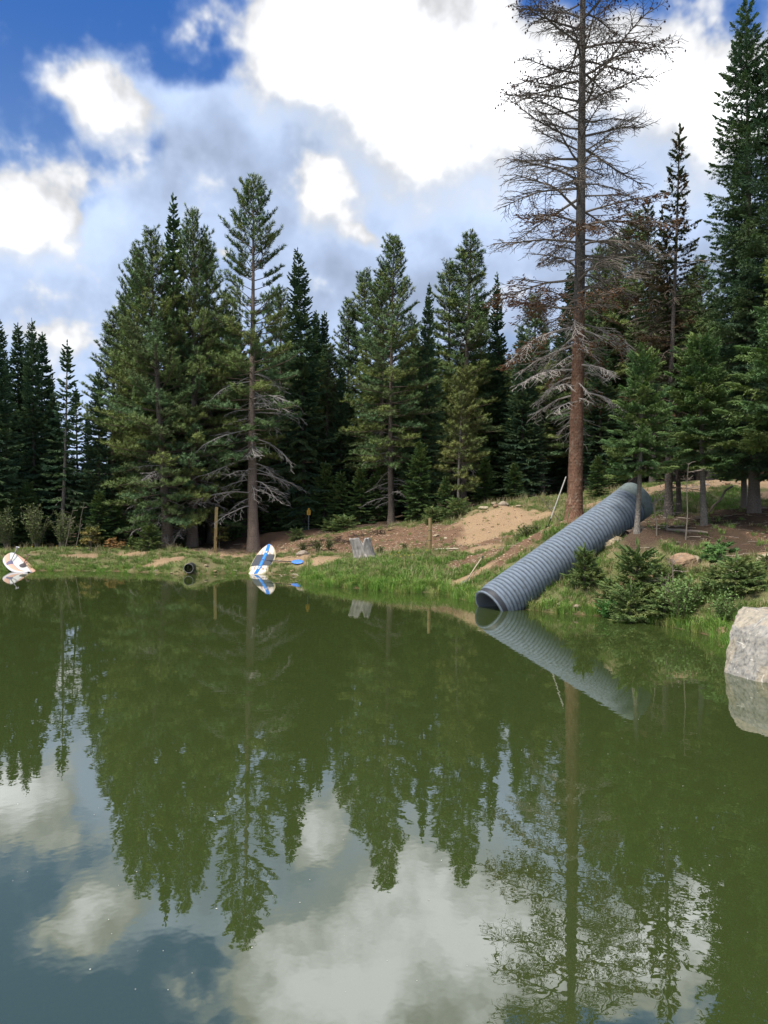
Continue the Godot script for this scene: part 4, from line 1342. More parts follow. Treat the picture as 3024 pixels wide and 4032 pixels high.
# ---------- posts, stump, tools ----------
func yard() -> void:
	var lumber := triplanar(tinted(0.85, 0.25), Vector3(6.0, 0.7, 6.0))
	lumber.albedo_texture = speckle(noise(0.03, FastNoiseLite.TYPE_SIMPLEX_SMOOTH, 5, 71), [[0.0, Color(0.55, 0.48, 0.38)], [0.45, Color(0.93, 0.9, 0.82)], [1.0, grey(1.0)]])
	mats.lumber = lumber
	var f := on_ground(-6.35, 29.0)
	var t := thing("square_post", "tall square timber post standing on the sandy dam", "post", f)
	t.rotation = Vector3(0.0, 0.4, -0.02)
	part("shaft", block(Vector3(0.105, 1.74, 0.105), 0.008, Color(0.42, 0.335, 0.19)), lumber, t, Transform3D(Basis(), Vector3(0, -0.05, 0)))
	part("knot", block(Vector3(0.03, 0.13, 0.004), 0.002, Color(0.10, 0.06, 0.03)), mats.twig, t, Transform3D(Basis(), Vector3(0.02, 0.42, 0.056)))
	f = on_ground(1.47, 24.5)
	var p := thing("round_post", "short round wooden post at the foot of the dirt bank", "post", f)
	part("shaft", rod(PackedVector3Array([Vector3(0, -0.1, 0), Vector3(0.0, 0.3, 0), Vector3(0.005, 0.7, 0), Vector3(0, 1.03, 0)]), 0.058, 0.054, 16, Color(0.31, 0.25, 0.155), 0.05), lumber, p)
	for y in [0.30, 0.62]:
		part("dark_band", turned(PackedVector2Array([Vector2(0.058, y), Vector2(0.060, y + 0.004), Vector2(0.060, y + 0.03), Vector2(0.057, y + 0.034)]), 16), plain(Color(0.13, 0.11, 0.075), 0.9), p)
	# yellow marker sign
	f = on_ground(-3.08, 31.5, -0.12)
	var s := thing("marker_sign", "small yellow sign on a thin metal post at the forest edge", "sign", f)
	part("post", rod(PackedVector3Array([Vector3(0, -0.1, 0), Vector3(0, 0.5, 0), Vector3(0, 0.95, 0)]), 0.014, 0.014, 8, Color(0.22, 0.25, 0.25)), mats.twig, s)
	var plate := part("plate", block(Vector3(0.15, 0.20, 0.006), 0.002), plain(Color(0.62, 0.33, 0.02), 0.6), s, Transform3D(Basis(), Vector3(0, 0.72, 0.02)))
	part("peak", block(Vector3(0.07, 0.07, 0.006), 0.002), plain(Color(0.62, 0.33, 0.02), 0.6), s, Transform3D(Basis(), Vector3(0, 0.925, 0.02)))
	var ink := plain(Color(0.16, 0.05, 0.01), 0.7)
	for y in [0.76, 0.80, 0.84]:
		part("print", block(Vector3(0.07, 0.014, 0.003), 0.001), ink, plate, Transform3D(Basis(), Vector3(0, y - 0.72, 0.006)))
	stump()
	# shovel on the bank
	var a := on_ground(2.0, 19.05, 0.07)
	var b := on_ground(2.62, 20.35, 0.20)
	var k := thing("shovel", "worn long-handled shovel lying on the grassy bank by the pipe mouth", "shovel", a)
	k.basis = facing(b - a, Vector3(-0.2, 0.75, 0.6))
	var l := a.distance_to(b)
	part("handle", rod(PackedVector3Array([Vector3(0, 0.26, 0), Vector3(0, l * 0.6, 0.01), Vector3(0, l - 0.1, 0)]), 0.019, 0.017, 10, Color(0.46, 0.42, 0.39), 0.06), lumber, k)
	part("end_grip", rod(PackedVector3Array([Vector3(0, l - 0.1, 0), Vector3(0, l - 0.04, 0), Vector3(0, l + 0.02, 0)]), 0.020, 0.019, 10, Color(0.06, 0.06, 0.065)), mats.twig, k)
	var g := Geo.new()
	for i in 10:
		for j in 6:
			var q := []
			for e in [[i, j], [i + 1, j], [i + 1, j + 1], [i, j + 1]]:
				var y: float = -0.12 + 0.36 * e[0] / 10.0
				var w := 0.115 * pow(clampf((y + 0.13) / 0.08, 0.0, 1.0), 0.5) * (1.0 if y < 0.17 else lerpf(1.0, 0.25, (y - 0.17) / 0.07))
				var u: float = e[1] / 3.0 - 1.0
				q.append(Vector3(u * w, y, -0.03 * (1.0 - u * u)))
			g.quad(q[0], q[1], q[2], q[3], Color(0.30, 0.27, 0.245))
	part("blade", g.mesh(), tinted(0.6, 0.4), k)
	part("socket", rod(PackedVector3Array([Vector3(0, 0.16, -0.012), Vector3(0, 0.24, 0.0), Vector3(0, 0.36, 0)]), 0.024, 0.021, 10, Color(0.20, 0.18, 0.165)), mats.twig, k)
	# pole tool leaning on the dead tree
	a = Vector3(4.32, 1.60, -20.30)
	a.y += 0.03
	b = Vector3(4.69, 2.97, -19.86)
	var r := thing("hoe", "white-handled hoe leaning against the dead tree", "tool", a)
	r.basis = along(b - a)
	l = a.distance_to(b)
	part("handle", rod(PackedVector3Array([Vector3(0, 0.27, 0), Vector3(0, l * 0.6, 0), Vector3(0, l, 0)]), 0.016, 0.015, 10, Color(0.62, 0.60, 0.57), 0.04), mats.twig, r)
	part("neck", rod(PackedVector3Array([Vector3(0.0, 0.05, 0.0), Vector3(0, 0.16, 0), Vector3(0, 0.28, 0)]), 0.012, 0.018, 8, Color(0.05, 0.045, 0.04)), mats.twig, r)
	part("blade", block(Vector3(0.13, 0.07, 0.012), 0.004, Color(0.06, 0.05, 0.045)), mats.twig, r, Transform3D(Basis(Vector3(1, 0, 0), 0.4), Vector3(0, 0.0, 0)))
	# green stake by the dead tree
	a = on_ground(4.62, 19.5)
	single("stake", rod(PackedVector3Array([Vector3(0, -0.1, 0), Vector3(0.05, 0.2, 0), Vector3(0.10, 0.42, 0.0)]), 0.016, 0.014, 8, Color(0.13, 0.15, 0.07)), mats.twig, "mossy green stake leaning at the foot of the dead tree", "stake", Transform3D(Basis(), a))
	# fallen wood
	var logs := [
		[Vector2(1.62, 24.6), Vector2(2.35, 24.2), 0.045, Color(0.40, 0.35, 0.28), "pale split log lying beside the short round post"],
		[Vector2(6.35, 17.2), Vector2(7.15, 17.0), 0.05, Color(0.22, 0.18, 0.15), "brown log lying behind the young fir by the pipe"],
		[Vector2(5.3, 16.75), Vector2(6.05, 17.1), 0.06, Color(0.13, 0.10, 0.085), "dark rotten log wedged under the pipe's upper half"],
		[Vector2(9.2, 16.2), Vector2(9.9, 16.6), 0.022, Color(0.38, 0.33, 0.28), "bleached bent stick on bare earth below the very tall spruce"],
		[Vector2(9.3, 16.6), Vector2(9.8, 17.3), 0.018, Color(0.36, 0.30, 0.25), "short forked stick on bare earth below the very tall spruce"],
		[Vector2(10.2, 16.7), Vector2(11.2, 17.4), 0.02, Color(0.34, 0.29, 0.25), "pale stick half buried near the very tall spruce"],
		[Vector2(6.9, 15.7), Vector2(7.6, 16.0), 0.014, Color(0.30, 0.25, 0.20), "thin curved stick among the bank stones below the young fir"],
		[Vector2(8.2, 15.8), Vector2(8.5, 16.5), 0.014, Color(0.42, 0.37, 0.32), "white twig standing askew among bank stones"],
		[Vector2(-2.6, 23.0), Vector2(-2.2, 21.9), 0.014, Color(0.33, 0.29, 0.23), "pale branch dipping into the water beside the blue paddle"],
		[Vector2(-3.2, 23.7), Vector2(-2.7, 22.9), 0.012, Color(0.30, 0.26, 0.2), "thin stick dipping into the water below the blue paddle"],
		[Vector2(9.5, 21.0), Vector2(8.2, 19.6), 0.03, Color(0.12, 0.10, 0.09), "dark fallen branch propped behind the tiered young fir"]]
	rng.seed = 31
	for q in logs:
		var p0 := on_ground(q[0].x, q[0].y, q[2] * 0.6)
		var p1 := on_ground(q[1].x, q[1].y, q[2] * 0.6)
		if String(q[4]).contains("propped"):
			p0.y += 0.5
		if String(q[4]).contains("dipping"):
			p0.y += 0.12
			p1.y = -0.15
		var mid := (p0 + p1) / 2.0 + Vector3(rng.randf_range(-0.06, 0.06), 0.03, rng.randf_range(-0.06, 0.06))
		mid.y = maxf(mid.y, ground(mid.x, -mid.z) + q[2] * 0.5)
		var pts := PackedVector3Array()
		for i in 7:
			var f2 := i / 6.0
			var kink := Vector3(rng.randf_range(-1, 1), rng.randf_range(-0.3, 0.5), rng.randf_range(-1, 1)) * (0.0 if i == 0 else (0.012 if q[2] > 0.04 else 0.045))
			pts.append((p0.lerp(mid, f2).lerp(mid.lerp(p1, f2), f2)) - p0 + kink)
		single("fallen_wood", rod(pts, q[2], q[2] * 0.6, 8, q[3], 0.25, 3), mats.twig, q[4], "wood", Transform3D(Basis(), p0))
	# roots hanging from the lip of the dirt bank
	var roots := Geo.new()
	for i in 70:
		var x := rng.randf_range(-2.9, 0.2)
		var d := 28.3 + rng.randf_range(-0.35, 0.5)
		var q := on_ground(x, d, 0.02)
		var e := on_ground(x + rng.randf_range(-0.7, 0.7), d - rng.randf_range(0.2, 0.9), 0.05)
		var m2 := (q + e) / 2.0 + Vector3(0, 0.06, 0.05)
		roots.tube(PackedVector3Array([q, m2, e]), rng.randf_range(0.008, 0.024), 0.004, 4, tone(Vector3(0.085, 0.062, 0.048), rng.randf_range(0.6, 1.5)))
	single("exposed_roots", roots.mesh(), mats.twig, "tangle of dark roots exposed along the lip of the dirt bank behind the stump", "roots")
	# thin saplings beside the pipe's upper end
	for q in [[5.82, 16.40, 5.76, 2.38, "thin bare sapling next to the pipe's upper end"], [6.15, 16.70, 6.11, 2.32, "slender pale sapling stem between pipe and dark trunk"], [6.40, 16.30, 6.44, 3.12, "leaning slender sapling stem between dark trunk and tiered fir"], [5.54, 14.80, 5.59, 1.30, "dead grey sapling stick rising from the shrubs"], [5.33, 14.40, 5.35, 0.92, "short dead stem among the firs on the bank"], [-11.62, 29.00, -11.30, 2.23, "bare crooked pale bush stem at the scrub behind the dam"], [-12.02, 29.00, -11.72, 1.96, "bare grey stem leaning out of the scrub behind the dam"], [5.00, 21.50, 4.38, 2.45, "bare grey branch standing up beside the sandy mound"]]:
		var base := on_ground(q[0], q[1], -0.03)
		var g2 := Geo.new()
		var top := Vector3(q[2], q[3], -q[1]) - base
		var pts := PackedVector3Array([Vector3.ZERO, top * 0.35 + Vector3(0.02, 0, 0), top * 0.7 - Vector3(0.02, 0, 0), top])
		g2.tube(pts, 0.015, 0.005, 6, Color(0.19, 0.165, 0.14))
		for i in 6:
			var at := pts[1].lerp(pts[3], rng.randf_range(0.1, 1.0))
			dead_branch(g2, at, Vector3(rng.randf_range(-1, 1), rng.randf_range(0.1, 0.8), rng.randf_range(-1, 1)).normalized(), rng.randf_range(0.12, 0.35), 0.007, 1, 0.0, Color(0.24, 0.2, 0.17))
		single("bare_sapling", g2.mesh(), mats.twig, q[4], "sapling", Transform3D(Basis(), base))


func stump() -> void:
	var f := on_ground(-0.57, 23.5)
	var t := thing("tree_stump", "weathered grey split tree stump in front of the dirt bank", "stump", f)
	var n := noise(1.0, FastNoiseLite.TYPE_SIMPLEX_SMOOTH, 4, 81)
	var st := SurfaceTool.new()
	st.begin(Mesh.PRIMITIVE_TRIANGLES)
	var rings := 26
	var sides := 40
	for i in rings + 5:
		var s := minf(1.0, float(i) / rings)
		var inward := maxf(0.0, i - rings) / 4.0
		for k in sides:
			var a := TAU * k / sides
			var grooves := 0.13 * n.get_noise_2d(a * 4.0, s * 0.8) + 0.06 * n.get_noise_2d(a * 14.0, s * 1.5)
			var r := 0.27 * (1.0 - 0.14 * s + 0.12 * s * s + 0.7 * exp(-s / 0.14) * (0.55 + 0.8 * n.get_noise_2d(a * 1.4, 9.0))) * (1.0 + grooves) * (1.0 - inward * 0.97)
			var x := cos(a) * r * 1.22
			var z := sin(a) * r * 0.78
			var tall := 0.69 - 0.26 * exp(-pow((x - 0.07 - z * 0.2) / 0.055, 2.0)) - 0.06 * smoothstep(0.05, 0.2, x) + 0.05 * n.get_noise_2d(x * 9.0, z * 9.0) - 0.10 * inward * (1.0 - inward)
			var p := Vector3(x - 0.05 * s, -0.08 + (tall + 0.08) * s, z)
			st.set_color(tone(Vector3(0.27, 0.255, 0.245), clampf(1.0 + 0.8 * n.get_noise_2d(a * 11.0, s * 2.0), 0.3, 1.7)))
			st.add_vertex(p)
	for i in rings + 4:
		for k in sides:
			var j := (k + 1) % sides
			for e in [i * sides + k, (i + 1) * sides + k, i * sides + j, i * sides + j, (i + 1) * sides + k, (i + 1) * sides + j]:
				st.add_index(e)
	st.generate_normals()
	part("stem", st.commit(), mats.twig, t)
	t.rotation = Vector3(0.05, -0.15, 0.17)
	for q in [[-0.55, 0.0, 0.25], [0.40, 0.02, 0.22], [-0.2, -0.02, 0.42], [0.2, 0.0, 0.45]]:
		part("root", rod(PackedVector3Array([Vector3(q[0] * 0.25, 0.16, q[2] * 0.25), Vector3(q[0] * 0.6, 0.06, q[2] * 0.6), Vector3(q[0], -0.02 + q[1], q[2])]), 0.06, 0.025, 9, Color(0.27, 0.25, 0.235), 0.3), mats.twig, t)


# ---------- stones ----------
func stones() -> void:
	# the boulder at the water's edge
	var cuts := [[Vector3(-0.95, 0.28, 0.1).normalized(), 0.66], [Vector3(-0.55, 0.25, 0.8).normalized(), 0.70], [Vector3(0.25, 0.22, 0.95).normalized(), 0.66], [Vector3(0.95, 0.2, 0.3).normalized(), 0.75], [Vector3(0.0, 1.0, 0.1).normalized(), 0.72], [Vector3(-0.6, 0.8, 0.1).normalized(), 0.74], [Vector3(0.2, 0.3, -0.9).normalized(), 0.7], [Vector3(0, -1, 0), 0.5], [Vector3(0.6, 0.75, 0.2).normalized(), 0.78], [Vector3(-0.7, 0.1, -0.7).normalized(), 0.7]]
	var skin := triplanar(tinted(0.85, 0.3), Vector3(0.62, 0.62, 0.62))
	skin.albedo_texture = speckle(noise(0.02, FastNoiseLite.TYPE_SIMPLEX_SMOOTH, 6, 91), [[0.0, Color(0.50, 0.48, 0.46)], [0.30, Color(0.78, 0.76, 0.73)], [0.5, Color(0.90, 0.88, 0.84)], [0.7, Color(1.0, 0.96, 0.89)], [1.0, Color(0.80, 0.72, 0.66)]], 1024)
	var ridge := noise(0.0035, FastNoiseLite.TYPE_SIMPLEX_SMOOTH, 2, 93)
	ridge.fractal_type = FastNoiseLite.FRACTAL_RIDGED
	var vein := speckle(ridge, [[0.0, Color(0.93, 0.92, 0.88, 0)], [0.935, Color(0.93, 0.92, 0.88, 0)], [0.965, Color(0.93, 0.92, 0.88, 0.6)], [1.0, Color(0.95, 0.94, 0.9, 0.9)]], 1024)
	skin.detail_enabled = true
	skin.detail_albedo = vein
	skin.normal_enabled = true
	skin.normal_texture = bumps(noise(0.02, FastNoiseLite.TYPE_SIMPLEX_SMOOTH, 6, 95), 5.0, 1024)
	single("boulder", stone_shape(301, Vector3(0.90, 1.02, 0.82), Vector3(0.39, 0.375, 0.345), cuts, 0.035, 12), skin, "large grey and tan veined boulder standing at the water's edge", "boulder", Transform3D(Basis(UP_, 0.15), Vector3(5.06, 0.02, -9.75)))
	for i in 5:
		rock_shapes.append(stone_shape(320 + i, Vector3(1.0, 0.62, 0.8), [Vector3(0.42, 0.37, 0.30), Vector3(0.46, 0.42, 0.35), Vector3(0.36, 0.31, 0.26), Vector3(0.40, 0.36, 0.33), Vector3(0.34, 0.25, 0.19)][i]))
	# across, away, half width
	var sets := [
		["pale stone among the pebbles below the blue paddle at the waterline", "stones at the waterline below the blue paddle", [[-3.35, 23.95, 0.07], [-3.05, 23.95, 0.05], [-2.75, 23.75, 0.08], [-2.65, 23.95, 0.06], [-2.55, 23.6, 0.05], [-2.45, 23.3, 0.06], [-3.5, 24.3, 0.06], [-2.3, 23.6, 0.07], [-2.85, 24.1, 0.09], [-3.6, 24.9, 0.05], [-3.4, 25.2, 0.08]]],
		["stone scattered on the red-brown face of the dirt bank", "stones on the dirt bank", [[-3.1, 27.6, 0.08], [-2.5, 27.9, 0.06], [-1.9, 28.0, 0.09], [-1.2, 28.2, 0.07], [-0.6, 27.5, 0.05], [0.2, 27.2, 0.08], [0.9, 26.9, 0.07], [1.4, 26.6, 0.06], [1.8, 26.3, 0.12], [2.1, 26.1, 0.08], [-3.8, 28.9, 0.1], [-4.4, 29.2, 0.07], [-0.1, 26.4, 0.06], [0.6, 26.0, 0.08], [-2.2, 27.0, 0.05], [2.5, 25.2, 0.07], [3.0, 24.4, 0.06], [1.1, 28.0, 0.06], [-1.5, 27.1, 0.06]]],
		["stone piled at the top of the sandy mound", "stones at the top of the sandy mound", [[3.6, 27.8, 0.22], [4.0, 27.9, 0.16], [4.3, 27.7, 0.20], [4.0, 27.6, 0.12], [4.8, 27.4, 0.15], [2.9, 28.2, 0.26]]],
		["pale flat stone lying on the grassy bank below the pipe", "pale stones on the grassy bank below the pipe", [[4.75, 15.45, 0.13], [4.45, 15.4, 0.10], [6.0, 15.4, 0.24], [6.25, 15.5, 0.14], [7.2, 14.1, 0.12], [7.4, 14.2, 0.15], [7.0, 14.3, 0.14], [7.7, 14.2, 0.16], [7.5, 13.9, 0.10], [6.4, 14.3, 0.18], [3.9, 15.5, 0.08], [4.4, 15.1, 0.07]]],
		["tan slab of the stone cluster on the slope behind the boulder", "stone cluster on the slope behind the boulder", [[8.0, 15.9, 0.26], [8.35, 15.7, 0.22], [7.8, 15.5, 0.2], [8.1, 15.3, 0.16], [7.9, 15.1, 0.14], [8.5, 15.2, 0.14], [8.2, 15.0, 0.12]]],
		["pebble on the sandy rise behind the dark trunks", "pebbles on the sandy rise", [[9.2, 25.5, 0.12], [10.2, 25.8, 0.10], [10.9, 26.0, 0.14], [11.6, 26.0, 0.10], [8.4, 24.6, 0.10], [12.2, 25.5, 0.12]]],
		["stone near the waterline of the grassy dam", "stones along the waterline of the grassy dam", [[-6.6, 24.0, 0.06], [-7.2, 24.4, 0.06], [-5.3, 24.2, 0.08], [-5.6, 24.3, 0.07], [-4.75, 24.5, 0.1], [-9.2, 24.5, 0.06], [-2.35, 22.2, 0.10], [-1.75, 21.2, 0.09], [3.6, 15.75, 0.06], [5.2, 14.3, 0.06]]]]
	var i := 0
	for s in sets:
		for q in s[2]:
			i += 1
			q[2] *= 1.35 if s[1].contains("bank below") or s[1].contains("slope") else 1.0
			single("stone", rock_shapes[i % 5], mats.stone, s[0], "stone", Transform3D(Basis(UP_, i * 1.9) * Basis.from_scale(Vector3(q[2], q[2] * (0.7 + 0.4 * sin(i)), q[2])), on_ground(q[0], q[1], q[2] * 0.15)), s[1])
	single("stone", rock_shapes[1], mats.stone, "long cream stone lying against the shovel blade", "stone", Transform3D(Basis(UP_, 0.2) * Basis.from_scale(Vector3(0.17, 0.12, 0.09)), on_ground(1.86, 18.95, 0.04)))
	single("stone", rock_shapes[3], mats.stone, "white jagged stone on the sandy path behind the blue paddle", "stone", Transform3D(Basis(UP_, 0.9) * Basis.from_scale(Vector3(0.32, 0.22, 0.2)), on_ground(-2.72, 25.9, 0.04)))
	single("stone", rock_shapes[0], mats.stone, "brown block of stone propping the pipe's upper half", "stone", Transform3D(Basis(UP_, 0.4) * Basis.from_scale(Vector3(0.28, 0.30, 0.22)), on_ground(5.15, 17.15, 0.05)))
	single("stone", rock_shapes[4], mats.stone, "dark stone half hidden in the grass beside the boulder", "stone", Transform3D(Basis(UP_, 1.4) * Basis.from_scale(Vector3(0.16, 0.16, 0.14)), on_ground(5.62, 12.7, 0.03)))
	single("stone", rock_shapes[2], mats.stone, "small stone beside the tree stump", "stone", Transform3D(Basis(UP_, 1.1) * Basis.from_scale(Vector3(0.14, 0.14, 0.12)), on_ground(-0.12, 23.7, 0.05)))
	# gravel too small to count
	rng.seed = 44
	var at: Array[Transform3D] = []
	while at.size() < 5200:
		var x := rng.randf_range(-7.0, 12.0)
		var d := rng.randf_range(14.0, 30.0)
		var w := cover(x, d)
		if w[0] * 0.35 + w[1] < rng.randf() or quick(x, d) < 0.02:
			continue
		var k := 0.012 + 0.035 * pow(rng.randf(), 3.0)
		at.append(Transform3D(Basis(UP_, rng.randf() * TAU) * Basis.from_scale(Vector3(k, k * 0.8, k)), Vector3(x, quick(x, d) + k * 0.2, -d)))
	scatter("gravel", "loose gravel and clods strewn over the bare dirt", "gravel", stone_shape(350, Vector3(1.0, 0.7, 0.9), Vector3(0.36, 0.28, 0.21), [], 0.05, 1), mats.twig, at, [Color(1, 1, 1), Color(1.3, 1.2, 1.1), Color(0.6, 0.55, 0.5)])


	var bits: Array[Transform3D] = []
	while bits.size() < 2200:
		var x := rng.randf_range(-6.0, 12.0)
		var d := rng.randf_range(14.0, 30.5)
		var w := cover(x, d)
		if w[2] + 0.35 * w[1] < rng.randf() or quick(x, d) < 0.02:
			continue
		var k := 0.04 + 0.16 * pow(rng.randf(), 3.0)
		bits.append(Transform3D(Basis(UP_, rng.randf() * TAU) * Basis(Vector3(1, 0, 0), rng.randf_range(-0.15, 0.15)) * Basis.from_scale(Vector3(k * 0.6, k * 0.6, k)), Vector3(x, quick(x, d) + 0.008, -d)))
	var chip := Geo.new()
	chip.tube(PackedVector3Array([Vector3(0, 0, -1), Vector3(0.12, 0.05, -0.2), Vector3(-0.05, 0.08, 0.4), Vector3(0.1, 0.0, 1.0)]), 0.06, 0.03, 4, Color.WHITE)
	scatter("forest_litter", "fallen twigs and bark bits littering the bare earth under the trees", "litter", chip.mesh(), mats.twig, bits, [Color(0.30, 0.25, 0.20), Color(0.18, 0.14, 0.11), Color(0.40, 0.35, 0.29), Color(0.22, 0.13, 0.09)])


func scatter(called: String, label: String, category: String, m: Mesh, mat: Material, at: Array[Transform3D], tints: Array) -> void:
	var mm := MultiMesh.new()
	mm.transform_format = MultiMesh.TRANSFORM_3D
	mm.use_colors = true
	mm.mesh = m
	mm.instance_count = at.size()
	for i in at.size():
		mm.set_instance_transform(i, at[i])
		mm.set_instance_color(i, tints[rng.randi() % tints.size()] * rng.randf_range(0.8, 1.2))
	var o := MultiMeshInstance3D.new()
	o.name = called
	o.multimesh = mm
	o.material_override = mat
	add_child(o)
	tag(o, label, category)
	o.set_meta("kind", "stuff")


# ---------- grass, shrubs, flowers ----------
func tussock(sd: int, blades: int, h: float, w: float, spread: float, arch: float) -> ArrayMesh:
	rng.seed = sd
	var g := Geo.new()
	for i in blades:
		var a := rng.randf() * TAU
		var o := Vector3(cos(a), 0, sin(a))
		var p := o * (spread * rng.randf() * 0.5)
		var l := h * rng.randf_range(0.5, 1.15)
		var lean := rng.randf_range(0.1, arch)
		var m := p + Vector3(0, l * 0.6, 0) + o * (l * lean * 0.3)
		var t := p + Vector3(0, l * (1.0 - lean * 0.35), 0) + o * (l * lean)
		var s := o.cross(UP_).rotated(UP_, rng.randf_range(-0.8, 0.8)) * w
		var c := grey(rng.randf_range(0.75, 1.25))
		g.quad(p - s, p + s, m + s * 0.8, m - s * 0.8, c)
		g.tri(m - s * 0.8, m + s * 0.8, t, c)
	return g.mesh()


func leafy(sd: int, h: float, wide: float, stems: int, leaves: int, leaf: float, tint: Vector3, stem: Color) -> Node3D:
	rng.seed = sd
	var root := Node3D.new()
	var w := Geo.new()
	var f := Geo.new()
	for i in stems:
		var a := rng.randf() * TAU
		var lean := rng.randf() * wide
		var top := Vector3(cos(a) * lean, h * rng.randf_range(0.6, 1.05), sin(a) * lean)
		var mid := top * 0.5 + Vector3(-cos(a), 0.4, -sin(a)) * 0.12 * lean
		w.tube(PackedVector3Array([Vector3(cos(a), 0, sin(a)) * 0.04, mid, top]), 0.009, 0.003, 4, stem)
		for k in leaves:
			var s := rng.randf_range(0.22, 1.0)
			var p := (Vector3.ZERO.lerp(mid, s)).lerp(mid.lerp(top, s), s)
			var d := Vector3(rng.randf_range(-1, 1), rng.randf_range(-0.2, 0.9), rng.randf_range(-1, 1)).normalized()
			p += d * rng.randf() * 0.12
			var side := d.cross(Vector3(rng.randf_range(-1, 1), 0.6, rng.randf_range(-1, 1))).normalized() * leaf * 0.3
			var c := tone(tint, rng.randf_range(0.65, 1.4))
			f.quad(p, p + d * leaf * 0.45 + side, p + d * leaf, p + d * leaf * 0.45 - side, c)
	part("stems", w.mesh(), mats.twig, root)
	part("foliage", f.mesh(), mats.blade, root)
	return root


func put_shrub(model: Node3D, x: float, d: float, k: float, called: String, label: String, group := "") -> void:
	var r: Node3D = model.duplicate()
	r.name = numbered(called)
	add_child(r)
	r.transform = Transform3D(Basis(UP_, x * 5.0) * Basis.from_scale(Vector3(k, k, k)), on_ground(x, d, -0.02))
	tag(r, label, "shrub", group)


func greenery() -> void:
	var turf := tussock(401, 16, 0.09, 0.0045, 0.22, 0.9)
	var lush := tussock(402, 16, 0.16, 0.006, 0.22, 0.9)
	var sedge := tussock(403, 22, 0.34, 0.006, 0.16, 1.0)
	var straw := tussock(404, 9, 0.30, 0.003, 0.14, 0.7)
	var a: Array[Transform3D] = []
	var b: Array[Transform3D] = []
	var c: Array[Transform3D] = []
	rng.seed = 55
	while a.size() < 22000:
		var x := rng.randf_range(-17.0, 11.5)
		var d := rng.randf_range(11.0, 30.0)
		var h := quick(x, d)
		if h < 0.015 or (x < -2.6 and d < 23.0):
			continue
		var w := cover(x, d)
		var lot := w[3] + 0.06 * (w[1] + w[2]) + 0.03 * w[0]
		lot *= smoothstep(-0.28, 0.12, patchy.get_noise_2d(x * 4.0 + 30.0, d * 4.0))
		if rng.randf() > lot:
			continue
		var k := rng.randf_range(0.7, 1.4)
		var t := Transform3D(Basis(UP_, rng.randf() * TAU) * Basis.from_scale(Vector3(k, k * rng.randf_range(0.7, 1.3), k)), Vector3(x, h - 0.01, -d))
		a.append(t)
		if x > -2.6 and d < 24.5 and rng.randf() < 0.42 * smoothstep(-0.15, 0.25, patchy.get_noise_2d(x * 3.0, d * 3.0 + 70.0)):
			b.append(t)
		elif x <= -2.6 and rng.randf() < 0.03:
			b.append(t)
	scatter("turf", "short green grass covering the dam and banks", "grass", turf, mats.blade, a, [Color(0.16, 0.25, 0.065), Color(0.20, 0.27, 0.085), Color(0.14, 0.22, 0.065), Color(0.38, 0.33, 0.19), Color(0.16, 0.23, 0.07), Color(0.24, 0.27, 0.105)])
	# taller grass by the water
	while b.size() < 3600:
		var x := rng.randf_range(-2.2, 5.8)
		var d := rng.randf_range(12.0, 23.5)
		var h := quick(x, d)
		if h < 0.01 or h > 0.65 or cover(x, d)[3] < rng.randf():
			continue
		var k := rng.randf_range(0.6, 1.3)
		b.append(Transform3D(Basis(UP_, rng.randf() * TAU) * Basis.from_scale(Vector3(k, k, k)), Vector3(x, h - 0.01, -d)))
	scatter("tall_grass", "lush tall grass growing on the banks near the water", "grass", lush, mats.blade, b, [Color(0.16, 0.29, 0.06), Color(0.20, 0.32, 0.08), Color(0.14, 0.26, 0.06), Color(0.25, 0.31, 0.11)])
	while c.size() < 1300:
		var x := rng.randf_range(-16.0, 5.9)
		var d := rng.randf_range(11.5, 25.2)
		var h := quick(x, d)
		if h < -0.03 or h > 0.14 or (x < -2.6 and rng.randf() < 0.55) or (x > -4.2 and x < -2.3 and d > 22.5):
			continue
		if absf(x + 6.1) < 0.35 and d > 23.0:
			continue
		if patchy.get_noise_2d(x * 5.0, d * 5.0 + 20.0) < -0.05:
			continue
		var k := rng.randf_range(0.45, 1.05) * (0.62 if x < -2.6 else 1.0)
		c.append(Transform3D(Basis(UP_, rng.randf() * TAU) * Basis.from_scale(Vector3(k, k, k)), Vector3(x, h - 0.02, -d)))
	scatter("sedge", "arching sedge tufts fringing the waterline", "sedge", sedge, mats.blade, c, [Color(0.17, 0.32, 0.06), Color(0.21, 0.35, 0.07), Color(0.30, 0.34, 0.11), Color(0.15, 0.28, 0.06)])
	var e: Array[Transform3D] = []
	while e.size() < 1800:
		var x := rng.randf_range(-17.0, 9.0)
		var d := rng.randf_range(13.0, 29.2)
		var h := quick(x, d)
		if h < 0.03 or cover(x, d)[3] < 0.5 or (x < -2.6 and (d < 24.0 or (d < 27.8 and rng.randf() < 0.8))):
			continue
		e.append(Transform3D(Basis(UP_, rng.randf() * TAU) * Basis.from_scale(Vector3.ONE * rng.randf_range(0.5, 1.2)), Vector3(x, h - 0.01, -d)))
	scatter("dry_grass", "dry straw stalks standing among the green grass", "grass", straw, mats.blade, e, [Color(0.40, 0.34, 0.19), Color(0.33, 0.28, 0.15), Color(0.46, 0.40, 0.25)])
	# dandelions
	var bloom := Geo.new()
	for i in 10:
		bloom.tri(Vector3(0, 0.0, 0), Vector3(cos(TAU * i / 10), 0.25, sin(TAU * i / 10)), Vector3(cos(TAU * (i + 1) / 10), 0.25, sin(TAU * (i + 1) / 10)), Color.WHITE)
		bloom.tri(Vector3(0, 0.4, 0), Vector3(cos(TAU * i / 10), 0.25, sin(TAU * i / 10)), Vector3(cos(TAU * (i + 1) / 10), 0.25, sin(TAU * (i + 1) / 10)), Color.WHITE)
	var y: Array[Transform3D] = []
